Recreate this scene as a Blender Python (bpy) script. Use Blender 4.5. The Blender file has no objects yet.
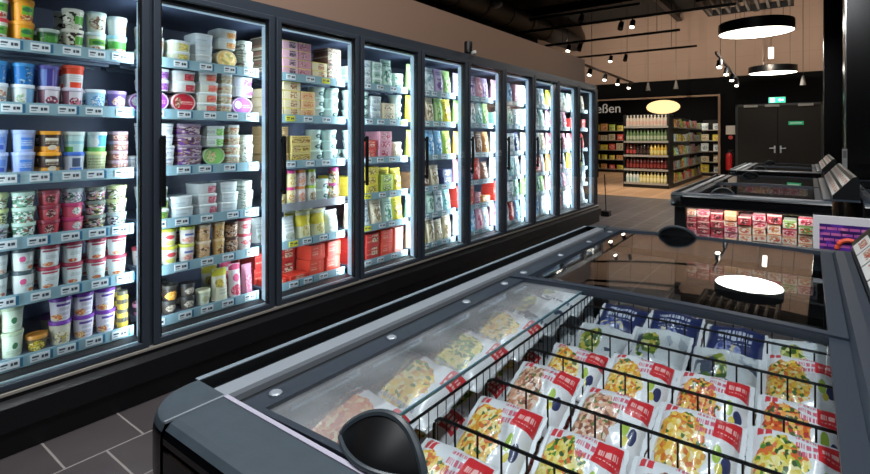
import bpy, bmesh, math, random
from mathutils import Vector, Matrix, noise
R = random.Random(7)
SC = bpy.context.scene
COL = SC.collection
PI = math.pi
H = 1.346; F = 500.0; YAW = math.radians(36.8)
CY, SY = math.cos(YAW), math.sin(YAW)

def at(u, v, z):
    "ground-plan point seen at pixel u, v that lies at height z"
    Z = F*(H-z)/(v-138.0); U = (u-435)/F*Z
    return Vector((U*CY-Z*SY, U*SY+Z*CY, z))
def at_y(u, v, Y):
    t = (u-435)/F
    Z = Y/(t*SY+CY); U = t*Z
    return Vector((U*CY-Z*SY, Y, H+(138-v)*Z/F))

# ------------------------------------------------------------------ materials
def lin(c):
    if isinstance(c, str):
        c = [int(c[i:i+2], 16)/255 for i in (0, 2, 4)]
        c = [x/12.92 if x <= .04045 else ((x+.055)/1.055)**2.4 for x in c]
    return (c[0], c[1], c[2], 1)
MATS = {}
def newmat(name):
    m = bpy.data.materials.new(name); m.use_nodes = True
    nt = m.node_tree; b = nt.nodes['Principled BSDF']
    MATS[name] = m
    return m, nt, b
def mat(name, c, rough=.5, metal=0, spec=.5, emit=None, es=0, bump=0, bscale=60, var=0, coat=0):
    if name in MATS: return MATS[name]
    m, nt, b = newmat(name)
    b.inputs['Base Color'].default_value = lin(c)
    b.inputs['Roughness'].default_value = rough
    b.inputs['Metallic'].default_value = metal
    b.inputs['Specular IOR Level'].default_value = spec
    b.inputs['Coat Weight'].default_value = coat
    if emit:
        b.inputs['Emission Color'].default_value = lin(emit)
        b.inputs['Emission Strength'].default_value = es
    if bump or var:
        tc = nt.nodes.new('ShaderNodeTexCoord')
        n = nt.nodes.new('ShaderNodeTexNoise'); n.inputs['Scale'].default_value = bscale; n.inputs['Detail'].default_value = 5
        nt.links.new(tc.outputs['Object'], n.inputs['Vector'])
        if bump:
            bp = nt.nodes.new('ShaderNodeBump'); bp.inputs['Strength'].default_value = bump; bp.inputs['Distance'].default_value = .01
            nt.links.new(n.outputs['Fac'], bp.inputs['Height']); nt.links.new(bp.outputs['Normal'], b.inputs['Normal'])
        if var:
            mx = nt.nodes.new('ShaderNodeMix'); mx.data_type = 'RGBA'
            a = lin(c); mx.inputs[6].default_value = tuple(x*(1-var) for x in a[:3])+(1,)
            mx.inputs[7].default_value = tuple(min(1, x*(1+var)) for x in a[:3])+(1,)
            nt.links.new(n.outputs['Fac'], mx.inputs[0]); nt.links.new(mx.outputs[2], b.inputs['Base Color'])
    return m

class E:
    "a shader value with arithmetic"
    nt = None
    def __init__(s, sock): s.s = sock
    @staticmethod
    def op(o, *a):
        n = E.nt.nodes.new('ShaderNodeMath'); n.operation = o
        for i, x in enumerate(a):
            if isinstance(x, E): E.nt.links.new(x.s, n.inputs[i])
            else: n.inputs[i].default_value = x
        return E(n.outputs[0])
    def __add__(s, o): return E.op('ADD', s, o)
    def __sub__(s, o): return E.op('SUBTRACT', s, o)
    def __mul__(s, o): return E.op('MULTIPLY', s, o)
    def __truediv__(s, o): return E.op('DIVIDE', s, o)
    def lt(s, o): return E.op('LESS_THAN', s, o)
    def gt(s, o): return E.op('GREATER_THAN', s, o)
    def fract(s): return E.op('FRACT', s)
    def floor(s): return E.op('FLOOR', s)

def mixc(nt, fac, a, b):
    n = nt.nodes.new('ShaderNodeMix'); n.data_type = 'RGBA'
    nt.links.new(fac.s, n.inputs[0])
    for i, x in ((6, a), (7, b)):
        if isinstance(x, tuple): n.inputs[i].default_value = x
        else: nt.links.new(x, n.inputs[i])
    return n.outputs[2]

def palette(nt, vec, scale, cols):
    vo = nt.nodes.new('ShaderNodeTexVoronoi'); vo.inputs['Scale'].default_value = scale
    nt.links.new(vec, vo.inputs['Vector'])
    sp = nt.nodes.new('ShaderNodeSeparateColor'); nt.links.new(vo.outputs['Color'], sp.inputs[0])
    cr = nt.nodes.new('ShaderNodeValToRGB'); cr.color_ramp.interpolation = 'CONSTANT'
    el = cr.color_ramp.elements
    while len(el) < len(cols): el.new(.5)
    for i, c in enumerate(cols):
        el[i].position = i/len(cols)
    for i, c in enumerate(cols):
        el[i].color = lin(c)
    nt.links.new(sp.outputs[0], cr.inputs[0])
    return cr.outputs[0]

def print_mat(name, base, layers=(), plane='yz', rough=.4, coat=0, asp=1.0, side=None):
    "printed packaging: base colour with pictures, bars and rows of small marks in the pack's own frame"
    if name in MATS: return MATS[name]
    m, nt, b = newmat(name); E.nt = nt
    tc = nt.nodes.new('ShaderNodeTexCoord'); sp = nt.nodes.new('ShaderNodeSeparateXYZ')
    nt.links.new(tc.outputs['Generated'], sp.inputs[0])
    h = E(sp.outputs['XYZ'.index(plane[0].upper())]); v = E(sp.outputs['XYZ'.index(plane[1].upper())])
    oi = nt.nodes.new('ShaderNodeObjectInfo'); rnd = E(oi.outputs['Random'])
    cb = nt.nodes.new('ShaderNodeCombineXYZ')
    nt.links.new((h*asp+rnd*9).s, cb.inputs[0]); nt.links.new((v+rnd*5).s, cb.inputs[1]); nt.links.new((rnd*7).s, cb.inputs[2])
    vec = cb.outputs[0]
    nz = nt.nodes.new('ShaderNodeTexNoise'); nz.inputs['Scale'].default_value = 6; nt.links.new(vec, nz.inputs['Vector'])
    wob = (E(nz.outputs['Fac'])-.5)
    col = lin(base)
    for L in layers:
        k = L[0]
        if k == 'rect':
            _, a, c, d, e, cc = L
            msk = h.gt(a)*h.lt(c)*v.gt(d)*v.lt(e)
            tgt = lin(cc) if isinstance(cc, str) else palette(nt, vec, 14, cc)
        elif k == 'ell':
            _, cx, cy, rx, ry, cc = L[:6]
            dx = (h-cx)/rx; dy = (v-cy)/ry
            msk = (dx*dx+dy*dy+wob*(L[7] if len(L) > 7 else 1.0)).lt(1.0)
            tgt = lin(cc) if isinstance(cc, str) else palette(nt, vec, L[6] if len(L) > 6 else 14, cc)
        elif k == 'text':
            _, a, c, d, e, cc, rows, dens = L
            vr = v*rows; cell = (h*dens+vr.floor()*7.31)
            wn = nt.nodes.new('ShaderNodeTexNoise'); wn.noise_dimensions = '1D'; wn.inputs['Scale'].default_value = 1; wn.inputs['Detail'].default_value = 0
            nt.links.new((cell*3.0).s, wn.inputs['W'])
            msk = h.gt(a)*h.lt(c)*v.gt(d)*v.lt(e)*vr.fract().lt(.6)*E(wn.outputs['Fac']).gt(.46)
            tgt = lin(cc)
        elif k == 'grid':
            _, nx_, nv_, fx, fv, cc = L
            gh = h*nx_+(v*nv_).floor()*.37; gv = v*nv_
            msk = gh.fract().lt(fx)*gv.fract().lt(fv)
            tgt = palette(nt, vec, 10, cc)
        elif k == 'speck':
            _, scale, cols, amt = L
            n2 = nt.nodes.new('ShaderNodeTexNoise'); n2.inputs['Scale'].default_value = scale*.5; nt.links.new(vec, n2.inputs['Vector'])
            msk = E(n2.outputs['Fac']).gt(1-amt)
            tgt = palette(nt, vec, scale, cols)
        col = mixc(nt, msk, col, tgt)
    if not isinstance(col, tuple): nt.links.new(col, b.inputs['Base Color'])
    else: b.inputs['Base Color'].default_value = col
    b.inputs['Roughness'].default_value = rough
    b.inputs['Coat Weight'].default_value = coat
    return m

def glass_mat(name, tint=(1, 1, 1), f0=.05, gloss=(1, 1, 1), haze=0):
    m, nt, b = newmat(name); E.nt = nt
    nt.nodes.remove(b); out = nt.nodes['Material Output']
    tr = nt.nodes.new('ShaderNodeBsdfTransparent'); tr.inputs[0].default_value = (*tint, 1)
    gl = nt.nodes.new('ShaderNodeBsdfGlossy'); gl.inputs['Roughness'].default_value = .0; gl.inputs[0].default_value = (*gloss, 1)
    lw = nt.nodes.new('ShaderNodeLayerWeight'); lw.inputs[0].default_value = .5
    fac = E.op('POWER', E(lw.outputs['Facing']), 5.0)*(1-f0)+f0
    mx = nt.nodes.new('ShaderNodeMixShader')
    nt.links.new(fac.s, mx.inputs[0]); nt.links.new(tr.outputs[0], mx.inputs[1]); nt.links.new(gl.outputs[0], mx.inputs[2])
    res = mx.outputs[0]
    if haze:                                        # pale haze painted into the pane as a diffuse layer
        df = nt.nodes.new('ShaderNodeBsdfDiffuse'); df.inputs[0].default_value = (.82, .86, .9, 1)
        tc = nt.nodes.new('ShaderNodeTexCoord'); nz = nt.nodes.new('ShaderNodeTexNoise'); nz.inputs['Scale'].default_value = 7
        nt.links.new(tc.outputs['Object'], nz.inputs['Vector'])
        m2 = nt.nodes.new('ShaderNodeMixShader'); nt.links.new((E(nz.outputs['Fac'])*(haze*2)).s, m2.inputs[0])
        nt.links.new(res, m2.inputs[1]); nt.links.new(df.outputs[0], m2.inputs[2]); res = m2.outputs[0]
    nt.links.new(res, out.inputs[0])
    return m

BLACK = mat('black_plastic', '0c0e11', .38, bump=.02, bscale=200)
BLACKG = mat('black_gloss', '08090c', .22)
FRAME = mat('door_frame_metal', '444d5a', .42, metal=.35, spec=.5)
FRAMED = mat('dark_gasket', '0d1014', .5)
KICK = mat('kick_panel', '0b0b10', .42, bump=.02)
TRIM = mat('satin_trim', 'c8c2b8', .45, metal=.5)
SLATE = mat('slate_rim', '414c54', .42, bump=.06, bscale=35, var=.18)
SLATED = mat('slate_frame', '313a46', .5, metal=.2)
SILVER = mat('brushed_aluminium', 'a9b1ba', .38, metal=.45, bump=.03, bscale=120)
LINER = mat('tank_liner', '8a939c', .5)
DKLINER = mat('dark_liner', '2a2a32', .45)
INNER = mat('cabinet_inside', '49546c', .5)
SHELF = mat('shelf_metal', '566476', .45, metal=.2)
RAIL = mat('price_rail_plastic', '8fb3bf', .4)
CARD = mat('price_card_white', 'dfe8ec', .5)
INK = mat('price_ink', '39444e', .6)
HOLD = mat('card_holder_blue', '2f6f92', .4)
YELC = mat('card_yellow', 'e6e23a', .5)
GLOW = mat('tube_and_lit_side_glow', '7f98a8', .5, emit='bcd8ea', es=.52)  # glow of the header tube, also painted on the lit mullion sides
GLASS = glass_mat('door_glass', (.965, .985, .99), .035)
LIDGLASS = glass_mat('lid_glass', (.94, .968, .975), .042)
HAZY = glass_mat('hazy_lid_glass', (.94, .968, .975), .042, haze=.10)
WIRE = mat('wire_black', '0b0c0e', .4, metal=.2)
TAN = mat('tan_panel', '8c7364', .7, bump=.03, bscale=8)
DARKWALL = mat('dark_wall', '07080a', .85, spec=.12, bump=.05, bscale=30)
CEIL = mat('ceiling_black', '0b0b0c', .8)
STEEL = mat('dark_steel', '17181a', .5)
CHROME = mat('chrome', 'd8d8d4', .18, metal=1)

# ------------------------------------------------------------------ mesh helper
class MB:
    def __init__(s): s.v = []; s.f = []; s.mi = []; s.mats = []; s.sm = []
    def m(s, mt):
        if mt not in s.mats: s.mats.append(mt)
        return s.mats.index(mt)
    def add(s, vs, fs, mt, smooth=False):
        o = len(s.v); k = s.m(mt); s.v += [tuple(x) for x in vs]
        for f in fs: s.f.append([o+i for i in f]); s.mi.append(k); s.sm.append(smooth)
        return s
    def box(s, x0, x1, y0, y1, z0, z1, mt):
        vs = [(x, y, z) for x in (x0, x1) for y in (y0, y1) for z in (z0, z1)]
        return s.add(vs, [(0, 1, 3, 2), (4, 6, 7, 5), (0, 4, 5, 1), (2, 3, 7, 6), (0, 2, 6, 4), (1, 5, 7, 3)], mt)
    def rbox(s, x0, x1, y0, y1, z0, z1, mt, r=.005):
        "box with chamfered edges"
        bm = bmesh.new(); bmesh.ops.create_cube(bm, size=1)
        for v in bm.verts: v.co = Vector(((x0+x1)/2+v.co.x*(x1-x0), (y0+y1)/2+v.co.y*(y1-y0), (z0+z1)/2+v.co.z*(z1-z0)))
        bmesh.ops.bevel(bm, geom=bm.edges[:], offset=r, segments=2, affect='EDGES', profile=.5)
        bm.verts.index_update()
        s.add([v.co for v in bm.verts], [[v.index for v in f.verts] for f in bm.faces], mt, False); bm.free()
        return s
    def prism(s, prof, axis, a, b, mt, smooth=False, caps=True):
        "profile (p, q) extruded along an axis: for y the profile is (x, z), for x it is (y, z), for z it is (x, y)"
        n = len(prof)
        def P(p, t): return {'x': (t, p[0], p[1]), 'y': (p[0], t, p[1]), 'z': (p[0], p[1], t)}[axis]
        vs = [P(p, a) for p in prof]+[P(p, b) for p in prof]
        fs = [(i, (i+1) % n, n+(i+1) % n, n+i) for i in range(n)]
        s.add(vs, fs, mt, smooth)
        if caps: s.add(vs, [tuple(range(n))[::-1], tuple(range(n, 2*n))], mt)
        return s
    def lathe(s, prof, seg, mt, c=(0, 0, 0), sx=1, sy=1, a0=0, a1=2*PI, sup=2.0, smooth=True, caps=True):
        "profile (r, z) turned about z; sup > 2 squares the outline"
        full = abs(a1-a0-2*PI) < 1e-6; n = seg if full else seg+1
        vs = []
        for r, z in prof:
            for i in range(n):
                t = a0+(a1-a0)*i/seg
                ct, st = math.cos(t), math.sin(t)
                if sup != 2:
                    k = (abs(ct)**sup+abs(st)**sup)**(-1/sup); ct, st = ct*k, st*k
                vs.append((c[0]+r*sx*ct, c[1]+r*sy*st, c[2]+z))
        fs = []
        for j in range(len(prof)-1):
            for i in range(seg):
                i2 = (i+1) % n
                fs.append((j*n+i, j*n+i2, (j+1)*n+i2, (j+1)*n+i))
        s.add(vs, fs, mt, smooth)
        if full and caps:
            if prof[0][0] > 1e-5: s.add(vs[:n], [tuple(range(n))[::-1]], mt)
            if prof[-1][0] > 1e-5: s.add(vs[-n:], [tuple(range(n))], mt)
        return s
    def cyl(s, c, r, h, mt, seg=16): return s.lathe([(r, 0), (r, h)], seg, mt, c)
    def tube(s, pts, r, mt, seg=6, closed=False):
        pts = [Vector(p) for p in pts]; n = len(pts); rings = []
        for i, p in enumerate(pts):
            a = pts[(i-1) % n] if (closed or i > 0) else p
            b = pts[(i+1) % n] if (closed or i < n-1) else p
            d = (b-a).normalized()
            up = Vector((0, 0, 1)) if abs(d.z) < .9 else Vector((1, 0, 0))
            x = d.cross(up).normalized(); y = d.cross(x)
            rings.append([p+x*r*math.cos(2*PI*k/seg)+y*r*math.sin(2*PI*k/seg) for k in range(seg)])
        vs = [q for rg in rings for q in rg]; fs = []
        for i in range(n if closed else n-1):
            for k in range(seg):
                fs.append((i*seg+k, i*seg+(k+1) % seg, ((i+1) % n)*seg+(k+1) % seg, ((i+1) % n)*seg+k))
        if not closed: fs += [tuple(range(seg))[::-1], tuple(range((n-1)*seg, n*seg))]
        return s.add(vs, fs, mt, True)
    def xf(s, M):
        s.v = [tuple(M @ Vector(p)) for p in s.v]; return s
    def mesh(s, name):
        me = bpy.data.meshes.new(name); me.from_pydata(s.v, [], s.f)
        for mt in s.mats: me.materials.append(mt)
        me.polygons.foreach_set('material_index', s.mi); me.polygons.foreach_set('use_smooth', s.sm)
        bm = bmesh.new(); bm.from_mesh(me); bmesh.ops.remove_doubles(bm, verts=bm.verts[:], dist=1e-6)
        bmesh.ops.recalc_face_normals(bm, faces=bm.faces[:])
        for e in bm.edges:
            if len(e.link_faces) == 2 and e.calc_face_angle(0) > .62: e.smooth = False
        bm.to_mesh(me); bm.free()
        me.update(); return me
    def build(s, name, parent=None):
        o = bpy.data.objects.new(name, s.mesh(name)); COL.objects.link(o); o.parent = parent
        return o

def tag(o, label, cat, group=None, kind=None):
    o['label'] = label; o['category'] = cat
    if group: o['group'] = group
    if kind: o['kind'] = kind
    return o
def thing(name, label, cat, loc=(0, 0, 0), group=None):
    o = bpy.data.objects.new(name, None); COL.objects.link(o); o.location = loc; o.empty_display_size = .05
    return tag(o, label, cat, group)
def struct(mb, name, label=None):
    o = mb.build(name); o['kind'] = 'structure'
    if label: o['label'] = label
    return o
def copy_tree(o, parent=None):
    c = o.copy(); COL.objects.link(c); c.parent = parent
    for ch in o.children: copy_tree(ch, c)
    return c
ORD = ['first', 'second', 'third', 'fourth', 'fifth', 'sixth', 'seventh', 'eighth', 'ninth', 'tenth', 'eleventh', 'twelfth', 'thirteenth', 'fourteenth', 'fifteenth', 'sixteenth']

# ------------------------------------------------------------------ the setting
def tile_mat():
    m, nt, b = newmat('floor_tiles'); E.nt = nt
    tc = nt.nodes.new('ShaderNodeTexCoord'); sp = nt.nodes.new('ShaderNodeSeparateXYZ'); nt.links.new(tc.outputs['Object'], sp.inputs[0])
    x = E(sp.outputs[0]); y = E(sp.outputs[1])
    xr = (x+2.715)/.292; row = xr.floor()
    yr = (y-.727)/.30+row*.5
    gx = xr.fract(); gy = yr.fract(); w = .014
    g = E.op('MAXIMUM', E.op('MAXIMUM', gx.lt(w), gx.gt(1-w)), E.op('MAXIMUM', gy.lt(w), gy.gt(1-w)))
    n = nt.nodes.new('ShaderNodeTexNoise'); n.inputs['Scale'].default_value = 5; n.inputs['Detail'].default_value = 8
    nt.links.new(tc.outputs['Object'], n.inputs['Vector'])
    wn = nt.nodes.new('ShaderNodeTexWhiteNoise'); cb = nt.nodes.new('ShaderNodeCombineXYZ')
    nt.links.new(row.s, cb.inputs[0]); nt.links.new(yr.floor().s, cb.inputs[1]); nt.links.new(cb.outputs[0], wn.inputs['Vector'])
    f = E(n.outputs['Fac'])*.6+E(wn.outputs['Value'])*.4
    c = mixc(nt, f, lin('443f40'), lin('625b5c'))
    c = mixc(nt, g, c, lin('a39c98'))
    nt.links.new(c, b.inputs['Base Color']); b.inputs['Roughness'].default_value = .32
    return m
def wood_mat():
    m, nt, b = newmat('wood_floor'); E.nt = nt
    tc = nt.nodes.new('ShaderNodeTexCoord'); sp = nt.nodes.new('ShaderNodeSeparateXYZ'); nt.links.new(tc.outputs['Object'], sp.inputs[0])
    x = E(sp.outputs[0]); pl = (x/.14)
    wn = nt.nodes.new('ShaderNodeTexWhiteNoise'); wn.noise_dimensions = '1D'; nt.links.new(pl.floor().s, wn.inputs['W'])
    c = mixc(nt, E(wn.outputs['Value']), lin('b08a68'), lin('caa27e'))
    c = mixc(nt, pl.fract().lt(.04), c, lin('7c5e44'))
    nt.links.new(c, b.inputs['Base Color']); b.inputs['Roughness'].default_value = .5
    return m
def tan_wall_mat():
    m, nt, b = newmat('tan_wall_panels'); E.nt = nt
    tc = nt.nodes.new('ShaderNodeTexCoord'); sp = nt.nodes.new('ShaderNodeSeparateXYZ'); nt.links.new(tc.outputs['Object'], sp.inputs[0])
    x = E(sp.outputs[0]); z = E(sp.outputs[2])
    n = nt.nodes.new('ShaderNodeTexNoise'); n.inputs['Scale'].default_value = 1.3; nt.links.new(tc.outputs['Object'], n.inputs['Vector'])
    c = mixc(nt, E(n.outputs['Fac']), lin('967e6f'), lin('a1897a'))
    g = E.op('MAXIMUM', (x/1.25).fract().lt(.012), (z/.62).fract().lt(.02))
    c = mixc(nt, g, c, lin('937a6b'))
    nt.links.new(c, b.inputs['Base Color']); b.inputs['Roughness'].default_value = .8
    return m
XL, XR, YB, YF, ZC = -8.0, 6.0, -3.0, 17.0, 5.3
WOODF, TANW = wood_mat(), tan_wall_mat()
struct(MB().box(XL, XR, YB, 11.9, -.1, 0, tile_mat()), 'floor', 'dark stone tile floor with light grout')
struct(MB().box(XL, XR, 11.9, 20.7, -.1, 0, WOODF), 'floor_wood', 'light wood floor of the bottle aisle')
struct(MB().box(XL, XR, YB, YF+.2, ZC, ZC+.1, CEIL), 'ceiling', 'black open ceiling')
OX0, OX1, OZ = -5.8, -2.17, 2.6
bw = MB()
bw.box(XL, OX0, YF, YF+.15, 0, 3.16, DARKWALL); bw.box(OX1, XR, YF, YF+.15, 0, 3.16, DARKWALL)
bw.box(OX0, OX1, YF, YF+.15, OZ, 3.16, DARKWALL)
bw.box(XL, XR, YF, YF+.15, 3.16, ZC, TANW)
struct(bw, 'wall_back', 'black back wall with a tan panelled upper band')
struct(MB().box(XL-.1, XL, YB, 20.7, 0, ZC, DARKWALL), 'wall_left')
struct(MB().box(XR, XR+.1, YB, YF+.2, 0, 2.9, DARKWALL).box(XR, XR+.1, YB, YF+.2, 2.9, ZC, TANW), 'wall_right')
struct(MB().box(XL, XR, YB-.1, YB, 0, ZC, DARKWALL), 'wall_front')
struct(MB().box(-3.75, -3.6, YB, 8.0, 0, 2.75, DARKWALL), 'wall_cooler', 'dark wall behind the upright freezers')
al = MB().box(-7.2, OX1+.12, 20.5, 20.6, 0, 3.3, DARKWALL).box(OX1+.1, OX1+.2, YF+.15, 20.6, 0, 3.3, DARKWALL).box(-7.2, OX1+.2, YF+.15, 20.6, 3.2, 3.3, CEIL)
struct(al, 'wall_alcove', 'black walls of the lit bottle aisle')
WOODT = mat('oak_trim', '8d6f56', .5)
tr = MB().box(OX0-.05, OX1+.05, YF-.04, YF+.02, OZ, OZ+.05, WOODT).box(OX1, OX1+.06, YF-.04, YF+.02, 0, OZ, WOODT).box(OX0-.06, OX0, YF-.04, YF+.02, 0, OZ, WOODT)
struct(tr, 'trim_1', 'thin wooden frame round the opening to the bottle aisle')
# tan fascia above the uprights
fp = MB().box(-3.05, -2.93, -2.5, 8.0, 2.215, 2.62, TAN)
struct(fp, 'trim_2', 'tan fascia panel running above the upright freezers')
lb = MB()
for k in range(5): lb.box(1.25+k*.95, 2.0+k*.95, YF-.06, YF-.01, 2.25, 2.72, TAN)
struct(lb, 'trim_3', 'tan panels high on the back wall right of the columns')
# double door
DOORM = mat('door_charcoal', '211f1d', .7, spec=.2, bump=.02)
dl = at_y(738, 108, YF).x; dr = at_y(821, 108, YF).x
dm = (dl+dr)/2; DH = 2.25
d = MB().box(dl, dm-.006, YF-.05, YF-.005, .01, DH, DOORM).box(dm+.006, dr, YF-.05, YF-.005, .01, DH, DOORM).build('door_1')
d['kind'] = 'structure'; d['label'] = 'charcoal double door in the black back wall'
for s in (-1, 1):
    hb = MB(); hb.rbox(dm+s*.07-.02, dm+s*.07+.02, YF-.062, YF-.05, .93, 1.13, SILVER, .004)
    hb.tube([(dm+s*.07, YF-.06, 1.06), (dm+s*.07, YF-.1, 1.06), (dm+s*.19, YF-.1, 1.06)], .011, SILVER, 8)
    hb.build('door_handle', d)
df = MB()
for x in (dl-.06, dr): df.box(x, x+.06, YF-.07, YF, 0, DH+.06, STEEL)
df.box(dl-.06, dr+.06, YF-.07, YF, DH+.005, DH+.065, STEEL).build('door_frame', d)
for x in (dl+.15, dm-.3, dr-.5):
    MB().rbox(x, x+.34, YF-.12, YF-.05, DH-.03, DH+.04, mat('closer_grey', '8a8985', .5), .01).build('door_closer', d)

# ------------------------------------------------------------------ product kinds
def lathe_mesh(prof, mt, name, seg=18, sup=2, sx=1, sy=1):
    return MB().lathe(prof, seg, mt, sup=sup, sx=sx, sy=sy).mesh(name)
KIND = {}
def reg(key, look, cat, w, d, h, root, parts=()): KIND[key] = dict(look=look, cat=cat, w=w, d=d, h=h, root=root, parts=parts)
def tub(key, look, body, lid, r=.0455, h=.098, name='ice_cream_tub', cat='tub'):
    b = lathe_mesh([(.0, 0), (r*.80, 0), (r*.82, .004), (r*.95, h-.016), (r*.95, h-.012), (0, h-.012)], body, name)
    l = lathe_mesh([(r*.96, h-.018), (r, h-.016), (r, h-.003), (r*.97, h), (r*.86, h), (r*.84, h-.003), (0, h-.003)], lid, 'lid')
    reg(key, look, cat, 2*r, 2*r, h, b, (('lid', l),))
def rtub(key, look, body, lid, w=.13, d=.17, h=.062, name='ice_cream_box', cat='tub'):
    b = lathe_mesh([(0, 0), (.92, 0), (.94, .004), (.985, h-.014), (.985, h-.010), (0, h-.010)], body, name, 24, 5, d/2, w/2)
    l = lathe_mesh([(.985, h-.016), (1, h-.014), (1, h-.003), (.97, h), (.9, h), (.88, h-.003), (0, h-.003)], lid, 'lid', 24, 5, d/2, w/2)
    reg(key, look, cat, w, d, h, b, (('lid', l),))
def oval(key, look, face, rim, w=.14, h=.115, d=.12):
    b = MB().lathe([(0, 0), (.80, 0), (.86, .01), (.95, d-.014), (0, d-.014)], 28, rim, sx=1, sy=1)
    l = MB().lathe([(.95, d-.016), (1, d-.014), (1, d-.003), (.97, d), (.9, d), (.88, d-.004), (0, d-.004)], 28, rim)
    f = MB().lathe([(.86, d-.0035), (.86, d-.002), (0, d-.002)], 28, face)
    M = Matrix(((0, 0, 1, -d/2), (w/2, 0, 0, 0), (0, h/2, 0, h/2), (0, 0, 0, 1)))
    for q in (b, l, f): q.xf(M)
    reg(key, look, 'tub', w, d, h, b.mesh('oval_ice_cream_tub'), (('lid', l.mesh('lid')), ('lid_label', f.mesh('lid_label'))))
def carton(key, look, body, w=.12, d=.16, h=.062, name='frozen_food_carton', cat='carton'):
    b = MB().rbox(-d/2, d/2, -w/2, w/2, 0, h, body, .003)
    fl = MB().rbox(d/2-.001, d/2+.0012, -w/2+.004, w/2-.004, h*.62, h-.003, body, .0005)
    reg(key, look, cat, w, d, h, b.mesh(name), (('end_flap', fl.mesh('end_flap')),))
def pouch(key, look, body, w=.1, d=.09, h=.13, name='frozen_food_pouch', cat='pouch', lying=False, seed=1):
    nx, nz = 8, 10; mb = MB(); vs = []; fs = []
    for sgn in (1, -1):
        for j in range(nz+1):
            for i in range(nx+1):
                u = -1+2*i/nx; t = j/nz
                th = d/2*max(0, (1-abs(u)**3))**.6*max(0, (1-(max(0, (t-.0))**2.2)))**.7
                th *= 1+.22*noise.noise(Vector((u*2+seed*3.1, t*3, sgn)))
                ww = w/2*(1-.05*math.sin(t*PI))
                vs.append((sgn*max(th, .0015), u*ww, t*h+(.003*noise.noise(Vector((u*3, seed, t))) if t > .9 else 0)))
    n1 = (nx+1)*(nz+1)
    for sgn in (0, 1):
        for j in range(nz):
            for i in range(nx):
                a = sgn*n1+j*(nx+1)+i
                q = (a, a+1, a+nx+2, a+nx+1); fs.append(q if sgn == 0 else q[::-1])
    for j in range(nz):
        for i in (0, nx):
            a = j*(nx+1)+i; fs.append((a, a+nx+1, n1+a+nx+1, n1+a))
    for i in range(nx):
        for j in (0, nz):
            a = j*(nx+1)+i; fs.append((a, a+1, n1+a+1, n1+a))
    mb.add(vs, fs, body, True)
    seal = MB().box(-.0035, .0035, -w/2*.985, w/2*.985, h-.012, h+.002, body)
    reg(key, look, cat, w, d, h, mb.mesh(name), (('top_seal', seal.mesh('top_seal')),))
def jar(key, look, body, lid, r=.036, h=.105, name='snack_jar'):
    b = lathe_mesh([(0, 0), (r*.92, 0), (r, .006), (r, h-.03), (r*.85, h-.02), (r*.85, h-.012), (0, h-.012)], body, name)
    l = lathe_mesh([(r*.9, h-.02), (r*.93, h-.019), (r*.93, h-.002), (r*.9, h), (0, h)], lid, 'lid')
    reg(key, look, 'jar', 2*r, 2*r, h, b, (('lid', l),))
PM = print_mat
def pl(c): return mat('plastic_'+c, c, .4)
FOODG = ['c9a04a', '7ea03c', 'e8e0c8', 'a8452e', '3c6b2c']
# --- leftmost door
tub('redlid', 'white green tub with red lid', PM('pr_redlid', 'dfe6d8', [('rect', 0, 1, .35, .75, '5fae3a'), ('ell', .5, .18, .35, .14, ['c0392b', 'e8d8c0', '8c2d1e']), ('rect', .2, .75, .55, .65, '2d6e35')]), pl('d23a4a'), .0465, .103)
tub('orange', 'orange tub with green label', PM('pr_orange', 'f0a022', [('rect', .35, 1, .35, .8, '7fbf3a'), ('ell', .6, .62, .25, .12, '2f8050'), ('ell', .6, .2, .3, .14, ['c8632a', 'f4d9a0', 'a8452e'])]), pl('f2a52a'), .0465, .103)
tub('dkgreen', 'dark green tub', PM('pr_dkgreen', '2e5f36', [('rect', .2, .8, .3, .7, '4f9a40'), ('speck', 12, ['1b3d22', '78a850'], .4)]), pl('9fb0a8'), .047, .085)
tub('panda', 'black white tub with green label', PM('pr_panda', 'cfd0b8', [('speck', 7, ['3a2a22', '1d1712', 'e8e4d2'], .5), ('rect', .45, 1, .3, .75, '5aa83c')]), pl('d9d8c8'), .0465, .1)
tub('whgreen', 'white tub with green label band', PM('pr_whgreen', 'dcead8', [('rect', .1, .9, .4, .75, '77b840'), ('ell', .5, .55, .3, .1, '2e7a44'), ('ell', .5, .2, .35, .13, ['a84a3a', 'e8d0a8', 'd8e0c8'])]), pl('cfe6ea'), .0465, .1)
tub('palegreen', 'pale tub with cookie print', PM('pr_palegreen', 'dfeadd', [('ell', .5, .5, .42, .36, ['e9e5d6', 'c9a88c', 'd8e6d2', '7c5a48', 'e9efe0'], 9)]), pl('d8efe8'), .0465, .104)
tub('lbluelid', 'green tub with light blue lid', PM('pr_lbl', 'bcd8c4', [('rect', 0, 1, .35, .78, '4c9a44'), ('ell', .5, .2, .4, .15, ['b0653c', 'e8d8b8'])]), pl('8fc6d8'), .0465, .1)
tub('greylid', 'pale grey tub with brown print', PM('pr_greylid', 'c2ccca', [('ell', .7, .4, .25, .35, ['a8886a', 'd0c4b0', '8a6a50'])]), pl('b9c8c8'), .047, .098)
tub('cupcream', 'cream tub with reddish scene', PM('pr_cupcream', 'd4dadb', [('ell', .5, .5, .4, .34, ['d8b8a0', 'a87860', 'e8e4da', '7f98a8'], 11)]), pl('cfdbe2'))
tub('cupblue', 'white tub with blue side', PM('pr_cupblue', 'd6dfdf', [('rect', .55, 1, 0, 1, '7fb4dc'), ('ell', .35, .4, .2, .26, ['c8cfa8', '8fae9a', 'e0e6e0'])]), pl('cdd9e0'))
tub('cupred', 'white tub with red cherry print', PM('pr_cupred', 'd8d2d8', [('rect', 0, .22, 0, 1, '8a5a6a'), ('ell', .55, .35, .3, .26, ['b03a44', 'e0d8dc', '6a3a52', 'c87884'], 9)]), pl('c9c0ce'))
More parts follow.
